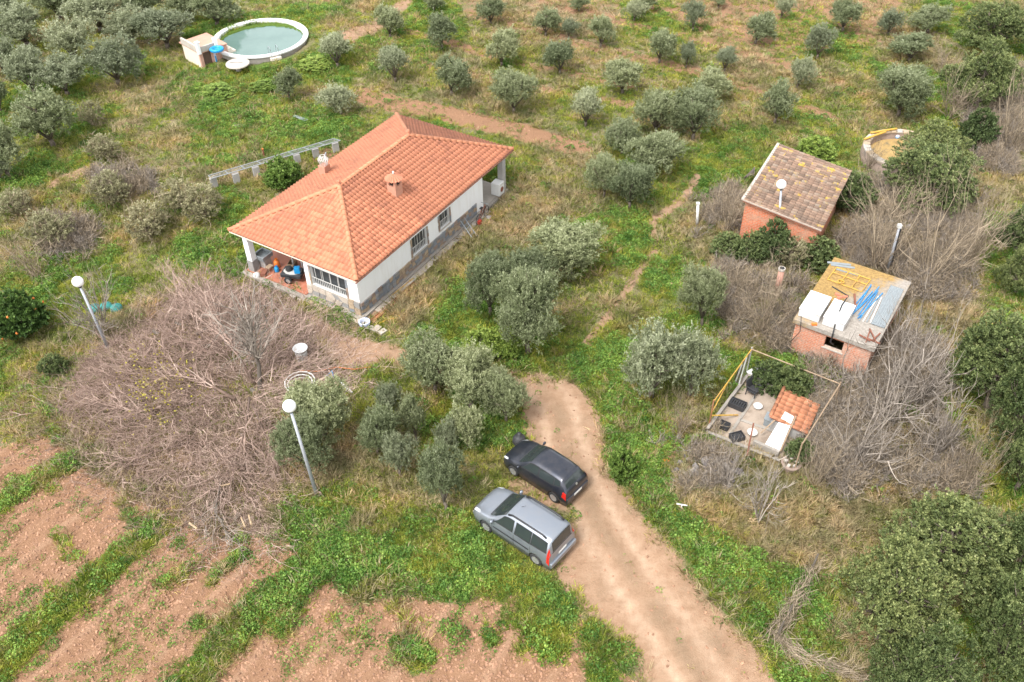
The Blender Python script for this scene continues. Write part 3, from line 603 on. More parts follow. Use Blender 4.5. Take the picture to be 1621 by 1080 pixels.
# windows: grille, frame, panes, stone jambs
MT['frame_grey'] = surf('frame_grey', (.34,.325,.31), .6, .1, 5, .05)
def window(ax, a, b, c, d, wpos, label=None, npanes=3):
    def bx(mb, u0, u1, w0, w1, z0, z1):
        return mb.box((u0, wpos+w0, z0), (u1, wpos+w1, z1)) if ax == 'x' else mb.box((wpos+w0, u0, z0), (wpos+w1, u1, z1))
    f = MB(); fwid = .05
    bx(f, a, b, .13, .18, c, c+fwid); bx(f, a, b, .13, .18, d-fwid, d); bx(f, a, a+fwid, .13, .18, c+fwid, d-fwid); bx(f, b-fwid, b, .13, .18, c+fwid, d-fwid)
    st = (b-a)/npanes
    for i in range(1, npanes): bx(f, a+st*i-.02, a+st*i+.02, .13, .18, c+fwid, d-fwid)
    w = f.build('window', MT['frame_grey'], house)
    for i in range(npanes): bx(MB(), a+st*i+.03, a+st*(i+1)-.03, .15, .162, c+fwid, d-fwid).build('pane', MT['house_glass'], w)
    g = MB(); n = max(4, int((b-a)/.13))
    for i in range(n+1):
        u = a + .03 + (b-a-.06)*i/n; bx(g, u-.012, u+.012, .03, .054, c+.02, c+.48)
        if i % 4 == 0: bx(g, u-.012, u+.012, .03, .054, c+.48, d-.02)
    bx(g, a+.01, b-.01, .028, .056, c+.48, c+.51)
    g.build('grille', MT['white_dirty'], w)
    s = MB(); bx(s, a-.12, b+.12, -.06, .1, c-.07, c-.003); s.build('sill', MT['stone_white'], w)
    for u0, u1 in ((a-.13, a-.003), (b+.003, b+.13)):
        for k in range(5):
            j = random.uniform(-.02, .02); z0 = c + (d-c)*k/5; z1 = c + (d-c)*(k+1)/5 - .012
            bx(MB(), u0 + (j if u0 < a else 0), u1 + (j if u0 > a else 0), -.035, -.002, z0, z1).build('jamb_stone', random.choice(STONE[:4]), w)
window('y', *WINY[0], .4, npanes=4)
window('x', *WINX[0], .4); window('x', *WINX[1], .4, npanes=2)
# cladding: irregular flat stones, each its own piece
def cladding(ax, u0, u1, wpos, top, size, mats, rowed=False, skip=None):
    nu = int((u1-u0)/size); nz = max(2, round(top/(size*.8)))
    pu = np.zeros((nz+1, nu+1)); pz = np.zeros((nz+1, nu+1))
    for r in range(nz+1):
        for c in range(nu+1):
            j = .0 if c in (0, nu) else random.uniform(-.3, .3)*size
            pu[r, c] = u0 + (u1-u0)*c/nu + (j if not rowed else j + (r % 2)*size*.4*(c not in (0, nu))); k = 0 if r == 0 else random.uniform(-.28, .28)*top/nz*(.6 if r == nz else 1)
            pz[r, c] = .02 + top*r/nz + (k if not rowed else 0)
    for r in range(nz):
        for c in range(nu):
            q = [(pu[r,c],pz[r,c]),(pu[r,c+1],pz[r,c+1]),(pu[r+1,c+1],pz[r+1,c+1]),(pu[r+1,c],pz[r+1,c])]
            cu = sum(a for a,_ in q)/4; cz = sum(b for _,b in q)/4
            q = [(cu + (a-cu)*.93, cz + (b-cz)*.90) for a,b in q]; th = .045 + random.uniform(-.01, .012)
            mb = MB()
            V = [((a, wpos-th if False else wpos, b) if ax == 'x' else (wpos, a, b)) for a,b in q]; V2 = [((a*.98+cu*.02, wpos-th, b*.98+cz*.02) if ax == 'x' else (wpos-th, a*.98+cu*.02, b*.98+cz*.02)) for a,b in q]
            fs = [(4,5,6,7),(0,1,5,4),(1,2,6,5),(2,3,7,6),(3,0,4,7)]
            mb.add(V+V2, fs if ax == 'x' else [f[::-1] for f in fs]); mb.build('stone', random.choice(mats), CLAD)
CLAD = MB().box((.415, .375, 0), (11.6, .3985, .92)).build('cladding', MT['mortar'], house)
cladding('x', .42, 11.55, .375, .92, .30, [STONE[0], STONE[1], STONE[1], STONE[2], STONE[3]])
CLAD = MB().box((.375, .38, 0), (.3985, 1.15, 1.05)).build('cladding', MT['mortar'], house)
cladding('y', .36, 1.15, .375, 1.05, .27, [STONE[0], STONE[2], STONE[1], STONE[2]])
CLAD = MB().box((.375, 1.16, 0), (.3985, 4.02, .9)).build('cladding', MT['mortar'], house)
cladding('y', 1.17, 4.02, .375, .88, .42, [STONE[4], STONE[4], STONE[0]], True)
# roof: deck, then tiles laid in courses on four slopes
TW, TL = .245, .33
deck = MB(); e = .045
A, B, Cc, D = (0,0,ZE-e), (HL_,0,ZE-e), (HL_,HW_,ZE-e), (0,HW_,ZE-e); R1, R2 = (RUN,RUN,ZE+RISE-e), (HL_-RUN,RUN,ZE+RISE-e)
A2, B2, C2, D2 = [(a,b,ZE-.13) for a,b,_ in (A,B,Cc,D)]
deck.add([A,B,Cc,D,R1,R2,A2,B2,C2,D2], [(0,1,5,4),(1,2,5),(2,3,4,5),(3,0,4),(6,9,8,7),(0,6,7,1),(1,7,8,2),(2,8,9,3),(3,9,6,0)])
roof = deck.build('roof', [MT['under_tile'], MT['cream']], house)
for i, p in enumerate(roof.data.polygons): p.material_index = 1 if i >= 4 else 0
def tile_mesh(name, mat, w=TW, l=TL, lift=.03, hh=.07):
    mb = MB(); n = 7; prof = []
    for i in range(n+1):
        t = i/n; x = (t-.5)*w*1.06
        z = hh*math.sin(math.pi*min(1, t/.62)) if t < .62 else -hh*.28*math.sin(math.pi*(t-.62)/.38)
        prof.append((x, z))
    v = [(x, -l*.04, z+lift) for x,z in prof] + [(x, l*1.03, z+.002) for x,z in prof] + [(x, -l*.04, z+lift-.024) for x,z in prof]
    k = n+1
    mb.add(v, [(i, i+1, k+i+1, k+i) for i in range(n)] + [(2*k+i, 2*k+i+1, i+1, i) for i in range(n)])
    me = mb.mesh(name, mat); me.polygons.foreach_set('use_smooth', [True]*n + [False]*n); return me
TILE = tile_mesh('tile', MT['tile'])
cs, sn = math.cos(SL), math.sin(SL)
slopes = {   # origin at the eave's start, across, up
 'front': (Vector((0,HW_,ZE)), Vector((0,-1,0)), Vector((cs,0,sn)), HW_, lambda p: p.x),
 'right': (Vector((0,0,ZE)), Vector((1,0,0)), Vector((0,cs,sn)), HL_, lambda p: p.y),
 'back': (Vector((HL_,0,ZE)), Vector((0,1,0)), Vector((-cs,0,sn)), HW_, lambda p: HL_-p.x),
 'left': (Vector((HL_,HW_,ZE)), Vector((-1,0,0)), Vector((0,-cs,sn)), HL_, lambda p: HW_-p.y)}
HIPS = [((0,0),(1,1)), ((HL_,0),(-1,1)), ((HL_,HW_),(-1,-1)), ((0,HW_),(1,-1))]
whole = []; clipped = []
holes = [(6.5, 2.3, .34), (6.55, 7.45, .28)]
for nm, (o0, ac, upv, width, run) in slopes.items():
    nc = round(width/TW); tw = width/nc; nr = round(SLEN/TL); tl = SLEN/nr; nrm = ac.cross(upv)
    for r in range(nr):
        for c in range(nc):
            s0, s1 = c*tw, (c+1)*tw; t0, t1 = r*tl*cs, (r+1)*tl*cs
            lim0, lim1 = t0, t1   # hip: across must lie between run and width-run
            if s1 < t0 or s0 > width - t0: continue
            p = o0 + ac*(s0+s1)/2 + upv*(r*tl) + nrm*random.uniform(-.004, .004)
            m = Matrix(((ac.x,upv.x,nrm.x,p.x),(ac.y,upv.y,nrm.y,p.y),(ac.z,upv.z,nrm.z,p.z),(0,0,0,1)))
            m = m @ Matrix.Rotation(random.gauss(0,.010), 4, 'Z')
            full = s0 - .05 >= t1 + .04 and s1 + .05 <= width - t1 - .04
            cen = HM @ (p + upv*tl/2)
            (whole if full else clipped).append((m, (Vector((0,0,CAMH)) - cen).length * (1 if nm in ('front','right') else 9), nm))
whole.sort(key=lambda q: q[1])
for m, _, nm in whole[:300]:
    o = obj('tile', TILE, roof); o.matrix_local = m
tv = np.array([v.co[:] for v in TILE.vertices]); tf = np.array([p.vertices[:] for p in TILE.polygons])
def join_tiles(ms, name):
    V = []; F = []; A_ = []
    for i, (m, _, nm) in enumerate(ms):
        mm = np.array(m); V.append(tv @ mm[:3,:3].T + mm[:3,3]); F.append(tf + i*len(tv)); A_.append(np.full(len(tv), random.random()))
    me = mesh_np(name, np.concatenate(V), np.concatenate(F)); attr(me, 'rnd', np.concatenate(A_)); me.materials.append(MT['tile']); return me
me = join_tiles(whole[300:], 'tiles'); obj('tiles', me, roof)['kind'] = 'stuff'
bmj = bmesh.new()
for nm in slopes:     # tiles cut along the hips
    me = join_tiles([q for q in clipped if q[2] == nm], 'cut'); bm = bmesh.new(); bm.from_mesh(me)
    mid = Vector((HL_/2, HW_/2, 0))
    for (hx, hy), (dx, dy) in HIPS:
        pl = Vector((dy, -dx, 0)).normalized()        # keep this slope's side of the hip's vertical plane
        ref = {'front': Vector((RUN*.5, HW_/2, 0)), 'back': Vector((HL_-RUN*.5, HW_/2, 0)), 'right': Vector((HL_/2, RUN*.3, 0)), 'left': Vector((HL_/2, HW_-RUN*.3, 0))}[nm]
        near_hip = {'front': hx == 0, 'back': hx > 0, 'right': hy == 0, 'left': hy > 0}[nm]
        if not near_hip: continue
        if pl.dot(ref - Vector((hx,hy,0))) > 0: pl = -pl
        bmesh.ops.bisect_plane(bm, geom=bm.verts[:]+bm.edges[:]+bm.faces[:], plane_co=Vector((hx,hy,0)) - pl*.01, plane_no=pl, clear_outer=True)
    bm.to_mesh(me); bm.free(); o = obj('cut_tiles', me, roof); o['kind'] = 'stuff'
def ridge(p, q, name='ridge_tile'):
    d = q - p; n = max(2, round(d.length/.36)); d.normalize(); side = d.cross(Vector((0,0,1))).normalized(); upn = side.cross(d)
    mb = MB(); L = (q-p).length/n; k = 6; v = []
    for t, rr, lf in ((-.02, .135, .015), (L*1.06, .115, 0)):
        for i in range(k+1):
            a = math.pi*i/k; v.append((math.cos(a)*rr, t, math.sin(a)*rr*.85 - .02 + lf))
    for i in range(k+1): a = math.pi*i/k; v.append((math.cos(a)*.115, -.02, math.sin(a)*.115*.85 - .02 + .013))
    mb.add(v, [(i+1, i, k+1+i, k+2+i) for i in range(k)] + [(i, i+1, 2*(k+1)+i+1, 2*(k+1)+i) for i in range(k)])
    me = mb.mesh(name, MT['ridge_tile'], True)
    for i in range(n):
        c = p + d*L*i; o = obj(name, me, roof)
        o.matrix_local = Matrix(((side.x,d.x,upn.x,c.x),(side.y,d.y,upn.y,c.y),(side.z,d.z,upn.z,c.z),(0,0,0,1))) @ Matrix.Rotation(random.gauss(0,.015), 4, 'Z')
zr = Vector((0,0,.055))
RA, RB = Vector((RUN,RUN,ZE+RISE)), Vector((HL_-RUN,RUN,ZE+RISE))
for a, b in (((0,0,ZE),RA),((0,HW_,ZE),RA),((HL_,0,ZE),RB),((HL_,HW_,ZE),RB)): ridge(Vector(a)+zr, b+zr)
ridge(RA+zr, RB+zr)
for r_ in (RA, RB):
    MB().lathe([(.0,-.05),(.13,-.02),(.12,.06),(.06,.1),(.10,.2),(.09,.3),(0,.34)], 10, tuple(r_+zr)).build('ridge_finial', MT['terracotta'], roof, True)
MB().box((.002-.1, -.06, ZE-.09), (HL_, -.003, ZE-.05)).build('gutter_board', MT['under_tile'], roof)
# chimneys
c1 = obj('chimney', None, house, (6.5, 2.3, 3.45)); 
MB().box((-.3,-.3,-.1), (.3,.3,.95)).build('shaft', MT['chim'], c1)
MB().box((-.34,-.34,.12), (.34,.34,.24)).build('flashing', MT['trim'], c1).location = (0,0,0)
for a in (-1,1):
    for b in (-1,1): MB().cbox((.22*a,.22*b,1.12), (.15,.15,.34)).build('pier', MT['chim'], c1)
MB().box((-.2,-.2,.95), (.2,.2,1.28)).build('flue', MT['black'], c1)
cap = MB(); 
for i in range(16):
    a0 = 2*math.pi*i/16; a1 = 2*math.pi*(i+1)/16; am = (a0+a1)/2
    P0 = (math.cos(a0)*.5, math.sin(a0)*.5, 1.29); P1 = (math.cos(a1)*.5, math.sin(a1)*.5, 1.29); Pm = (math.cos(am)*.52, math.sin(am)*.52, 1.36); T0 = (0,0,1.62); B0 = (0,0,1.27)
    cap.add([P0,Pm,P1,T0,B0], [(0,1,3),(1,2,3),(0,4,1),(1,4,2)])
cap.build('cap', MT['terracotta'], c1); MB().lathe([(0,1.58),(.05,1.6),(.06,1.72),(0,1.78)], 8).build('cap_finial', MT['white_dirty'], c1)
c2 = obj('chimney', None, house, (6.55, 7.45, 3.2))
MB().box((-.24,-.24,-.1), (.24,.24,.85)).build('shaft', MT['chim'], c2); MB().box((-.28,-.28,.1), (.28,.28,.2)).build('flashing', MT['trim'], c2)
cg = MB()
for i in range(14):
    a = 6.28*i/14; cg.tube([(.2*math.cos(a),.2*math.sin(a),.85), (.3*math.cos(a+.3),.3*math.sin(a+.3),1.2), (.12*math.cos(a+.6),.12*math.sin(a+.6),1.45)], .022, 4)
cg.build('wire_cowl', MT['white_dirty'], c2); MB().cbox((.42,.15,1.1),(.3,.06,.45), rz=.5).build('cowl_plate', MT['galv'], c2)
# wall fittings at the near corner
o = MB().box((.9, .33, 2.35), (1.18, .398, 2.62)).build('meter_box', MT['bright_blue'], house)
o = MB().tube([(1.5,.38,2.5),(1.5,.2,2.55),(1.62,.15,2.62)], .03, 6).build('wall_bracket', MT['post_grey'], house)

# ------------------------------------------------------------------ trees
EXT = {}
def crown(name, rng, lobes, nspray, per, L, wid, mat, sl=.26, upb=.7, core=.3, zmin=-.55):
    lob = np.array([[*c, *r] for c, r in lobes]); wt = lob[:,3]*lob[:,4] + lob[:,3]*lob[:,5]; wt /= wt.sum()
    k = rng.choice(len(lob), nspray*3, p=wt); d = rng.normal(size=(nspray*3, 3)); d /= np.linalg.norm(d, axis=1)[:, None]
    ok = d[:,2] > zmin + rng.normal(0,.1,len(d)); k = k[ok]; d = d[ok]
    rad = np.where(rng.random(len(d)) < core, rng.uniform(.35,.75,len(d)), rng.uniform(.80,1.0,len(d)))
    c = lob[k,:3] + lob[k,3:]*d*rad[:,None]*(1 + .16*(fbm(d[:,0]*2.5 + k*3.7, d[:,1]*2.5 + d[:,2]*1.7, 5, 2) - .5)[:,None])
    inside = np.zeros(len(c), bool)
    for j in range(len(lob)):
        q = np.linalg.norm((c - lob[j,:3])/lob[j,3:], axis=1); inside |= (q < .66) & (k != j)
    c = c[~inside][:nspray]; d = d[~inside][:nspray]; rad = rad[~inside][:nspray]; n = len(c)
    sd = d*.75 + np.array([0,0,upb]) + rng.normal(0,.38,(n,3)); sd /= np.linalg.norm(sd, axis=1)[:, None]
    t = rng.uniform(0, 1, (n, per)); sl_ = sl*rng.uniform(.4, 1.3, (n,1))*np.where(rng.random((n,1)) < .15, 1.5, 1)
    lc = c[:,None,:] + sd[:,None,:]*(t*sl_)[:,:,None] + rng.normal(0, sl*.10, (n,per,3))
    ld = sd[:,None,:]*.75 + rng.normal(0,.55,(n,per,3)); ld /= np.linalg.norm(ld, axis=2)[:,:,None]
    sr = rng.random((n,1)); zz = np.clip(d[:,2]*.5 + .5, 0, 1)[:,None]; rn = np.clip(.16*sr + .34*rng.random((n,per)) + .38*t*np.clip(rad,0,1)[:,None]*zz + .16*zz, 0, 1)  # random leaf tone with shade mixed in: paler on top, darker inside and below
    hr = np.hypot(lc[:,:,0], lc[:,:,1]); EXT[name + str(len(EXT))] = 0; me = leaves_mesh(name, lc.reshape(-1,3), ld.reshape(-1,3), (L*rng.uniform(.65,1.25,(n,per))).ravel(), wid, rn.ravel(), mat, rng); EXT[me.name] = (float(np.percentile(hr, 97)), float(np.percentile(lc[:,:,2], 99))); return me
def trunk(name, rng, lobes, r=.07, split=.28, mat=None):
    mb = MB(); s = Vector((0,0,split))
    mb.tube([(0,0,-.12),(rng.normal(0,.02),rng.normal(0,.02),split*.5), s], [r*1.5, r*1.1, r], 7)
    for c, rr in lobes:
        c = Vector(c); m = s.lerp(c, .5) + Vector((rng.normal(0,.05), rng.normal(0,.05), .04)); e_ = c + Vector((0,0,rr[2]*.3))
        mb.tube([s, m, e_], [r*.7, r*.45, r*.16], 5)
        for _ in range(5):
            a = Vector(rng.normal(0,1,3)); a.z = abs(a.z)*.8; a.normalize(); q = m.lerp(e_, rng.random())
            mb.tube([q, q + Vector((a.x*rr[0],a.y*rr[1],a.z*rr[2]))*.45, q + Vector((a.x*rr[0]*.85,a.y*rr[1]*.85,a.z*rr[2]*.9 + .04))], [r*.25, r*.16, r*.06], 4)
    return mb.mesh(name, mat or MT['bark'], True)
def olive_lobes(rng, n=6, big=False, spread=.5):
    out = []
    for i in range(n):
        a = 2*math.pi*(i + rng.uniform(-.3,.3))/n; q = spread*rng.uniform(.6,1.1); s = rng.uniform(.38,.52)
        out.append(((q*math.cos(a), q*math.sin(a), rng.uniform(.75,1.25)), (s, s*rng.uniform(.9,1.1), s*rng.uniform(1.0,1.35))))
    out.append(((rng.normal(0,.08), rng.normal(0,.08), 1.35), (.48,.48,.55)))
    return out
def sub(rng, lobes, n, r0, r1, zs_=1.1, fill=.62):
    out = []; wt = np.array([r[0]*r[2] for _, r in lobes]); wt = wt/wt.sum()
    for i in range(n):
        c, r = lobes[rng.choice(len(lobes), p=wt)]; d = rng.normal(size=3); d[2] = abs(d[2])*.9 - .35; d /= np.linalg.norm(d); q = rng.uniform(.62, .95); s = rng.uniform(r0, r1)
        out.append((tuple(np.array(c) + np.array(r)*d*q), (s, s, s*zs_*rng.uniform(.85, 1.2))))
    return out + [(c, tuple(np.array(r)*fill)) for c, r in lobes]
rv = np.random.default_rng(11); VAR = {}
VAR['o'] = []
for i in range(5):
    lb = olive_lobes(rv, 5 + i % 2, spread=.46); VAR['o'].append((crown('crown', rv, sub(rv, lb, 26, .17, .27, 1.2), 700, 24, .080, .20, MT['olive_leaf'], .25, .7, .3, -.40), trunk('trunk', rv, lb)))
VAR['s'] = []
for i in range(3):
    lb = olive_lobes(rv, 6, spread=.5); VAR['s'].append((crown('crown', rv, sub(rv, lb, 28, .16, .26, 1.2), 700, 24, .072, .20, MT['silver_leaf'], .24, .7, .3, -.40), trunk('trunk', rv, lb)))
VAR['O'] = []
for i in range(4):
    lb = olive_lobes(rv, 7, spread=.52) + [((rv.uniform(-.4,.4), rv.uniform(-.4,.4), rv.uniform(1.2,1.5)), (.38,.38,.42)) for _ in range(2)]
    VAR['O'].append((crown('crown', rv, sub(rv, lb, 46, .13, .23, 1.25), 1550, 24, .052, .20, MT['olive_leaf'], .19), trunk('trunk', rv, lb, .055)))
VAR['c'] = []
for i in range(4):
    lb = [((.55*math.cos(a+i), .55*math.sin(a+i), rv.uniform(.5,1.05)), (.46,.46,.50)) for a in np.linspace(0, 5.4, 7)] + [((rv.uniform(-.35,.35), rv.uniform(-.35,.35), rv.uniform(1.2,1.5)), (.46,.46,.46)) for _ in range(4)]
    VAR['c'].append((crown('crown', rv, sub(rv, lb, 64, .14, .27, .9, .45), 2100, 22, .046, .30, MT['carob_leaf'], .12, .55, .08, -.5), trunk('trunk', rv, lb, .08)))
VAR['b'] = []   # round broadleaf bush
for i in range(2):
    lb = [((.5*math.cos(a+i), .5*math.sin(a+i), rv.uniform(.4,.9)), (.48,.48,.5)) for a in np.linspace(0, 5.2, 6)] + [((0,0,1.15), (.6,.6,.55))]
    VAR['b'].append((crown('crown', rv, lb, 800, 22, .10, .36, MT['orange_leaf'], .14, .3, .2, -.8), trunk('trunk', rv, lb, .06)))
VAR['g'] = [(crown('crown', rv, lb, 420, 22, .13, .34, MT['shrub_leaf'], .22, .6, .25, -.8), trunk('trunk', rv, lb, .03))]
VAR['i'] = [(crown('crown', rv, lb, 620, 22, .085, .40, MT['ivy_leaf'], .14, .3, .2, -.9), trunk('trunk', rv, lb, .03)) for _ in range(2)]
VAR['d'] = []
for i in range(2):
    lb = olive_lobes(rv, 5, spread=.5); VAR['d'].append((crown('crown', rv, lb, 300, 22, .085, .25, MT['dusty_leaf'], .24, .6, .3, -.9), twig_mesh('stems', rv, 22, 1.6, .7, MT['tan_wood'], 2, .02, 4)))
tree_no = [0]
KN = {'o': ('olive_tree','tree'), 's': ('olive_tree','tree'), 'O': ('olive_tree','tree'), 'c': ('carob_tree','tree'), 'b': ('orange_tree','tree'), 'g': ('shrub','shrub'), 'i': ('bush','bush'), 'd': ('shrub','shrub')}
def plant(kind, label, bx, by, w, top, group=None, v=None, name=None, wy=1.0):
    p = W(bx, by); i = tree_no[0]; tree_no[0] += 1
    r = w*mpp((p.x, p.y, 1.5))/2*1.02; H = max(.5, hgt(p, bx, top + w*.10))
    cm, tm = VAR[kind][(i if v is None else v) % len(VAR[kind])]
    er, ez = EXT[cm.name]; r /= er; H *= 1.88/(ez + .06); n, c = KN[kind]; t = thing(name or n, label, c, p, random.uniform(0, 6.28), group)
    t.scale = (r*random.uniform(.92,1.06), r*wy*random.uniform(.88,1.06), H/1.88); t.rotation_euler = (random.gauss(0,.05), random.gauss(0,.05), random.uniform(0,6.28))
    obj('crown', cm, t); obj('stems' if kind == 'd' else 'trunk', tm, t)
    return t
OR_ = 'olive trees in the orchard rows behind the house'
ORCH = [ # base x, base y, width, crown top y, kind, label
 (618,60,50,8,'o','olive tree at the top of the orchard, nearest the round pool to its right'),
 (700,79,48,20,'o','dark olive tree second to the right of the pool, upper orchard'),
 (687,20,36,-14,'o','olive tree cut by the top edge, leftmost one of the orchard'),
 (777,40,44,-8,'o','olive tree at the top edge with forked trunk, second orchard one along'),
 (626,130,54,70,'s','olive tree leaning on a bare trunk, just left behind the roof peak'),
 (715,151,58,88,'o','olive tree above the roof peak, just behind the brown soil strip'),
 (793,106,50,45,'o','tall olive tree upper middle, between two orchard rows behind the roof'),
 (813,180,74,107,'O','largest orchard olive tree, behind the soil strip right of the roof peak'),
 (863,57,42,10,'o','olive tree with short visible trunk, upper middle of the orchard'),
 (900,62,32,28,'s','small pale olive tree beside a darker one, upper middle of the orchard'),
 (886,118,52,62,'o','round olive tree standing below the small pale one in the orchard'),
 (951,76,40,22,'o','narrow olive tree near the middle of the upper orchard'),
 (985,148,58,90,'o','wide low olive tree in the middle of the orchard above the olive clump'),
 (927,200,56,138,'s','loose pale olive tree at the orchard edge left of the olive clump'),
 (916,18,30,-8,'o','small olive tree cut by the top edge, upper middle'),
 (1004,34,40,-4,'s','pale olive tree at the top edge beside another one'),
 (1022,20,34,-12,'o','olive tree peeking over a pale one at the top edge'),
 (1043,100,48,42,'o','round dark olive tree with thin trunk, centre right of the orchard'),
 (1096,50,40,-3,'s','pale olive tree on a bare trunk, upper right part of the orchard'),
 (1137,13,26,-12,'o','small olive tree barely entering at the top edge'),
 (1196,69,46,18,'o','dark round olive tree on reddish soil, upper right of the orchard'),
 (1236,30,32,-10,'s','small pale olive tree at the top edge on reddish soil'),
 (1333,50,48,-6,'o','dense olive tree at the top right corner of the orchard'),
 (1293,94,48,34,'s','loose leaning olive tree at the right end of the orchard'),
 (1086,108,30,62,'s','slim pale olive tree beside the round dark one, centre right'),
 (1147,113,36,72,'s','small pale olive tree above the olive clump, centre right'),
 (1125,160,56,108,'o','dense olive tree right above the large olive clump'),
 (1261,141,44,82,'s','pale slender olive tree above the old tiled shed'),
 (1226,196,50,128,'o','olive tree on a thin trunk between the clump and the tiled shed'),
 (459,158,44,104,'o','narrow upright olive tree right in front of the pool'),
 (540,181,64,130,'s','broad silvery olive tree behind the left roof slope'),
 (535,107,58,50,'s','olive tree immediately right below the pool'),
 (1405,56,40,10,'s','olive shrub at the far right end of the orchard') ]
for bx, by, w, top, k, lab in ORCH: plant(k, lab, bx, by, w, top, OR_)
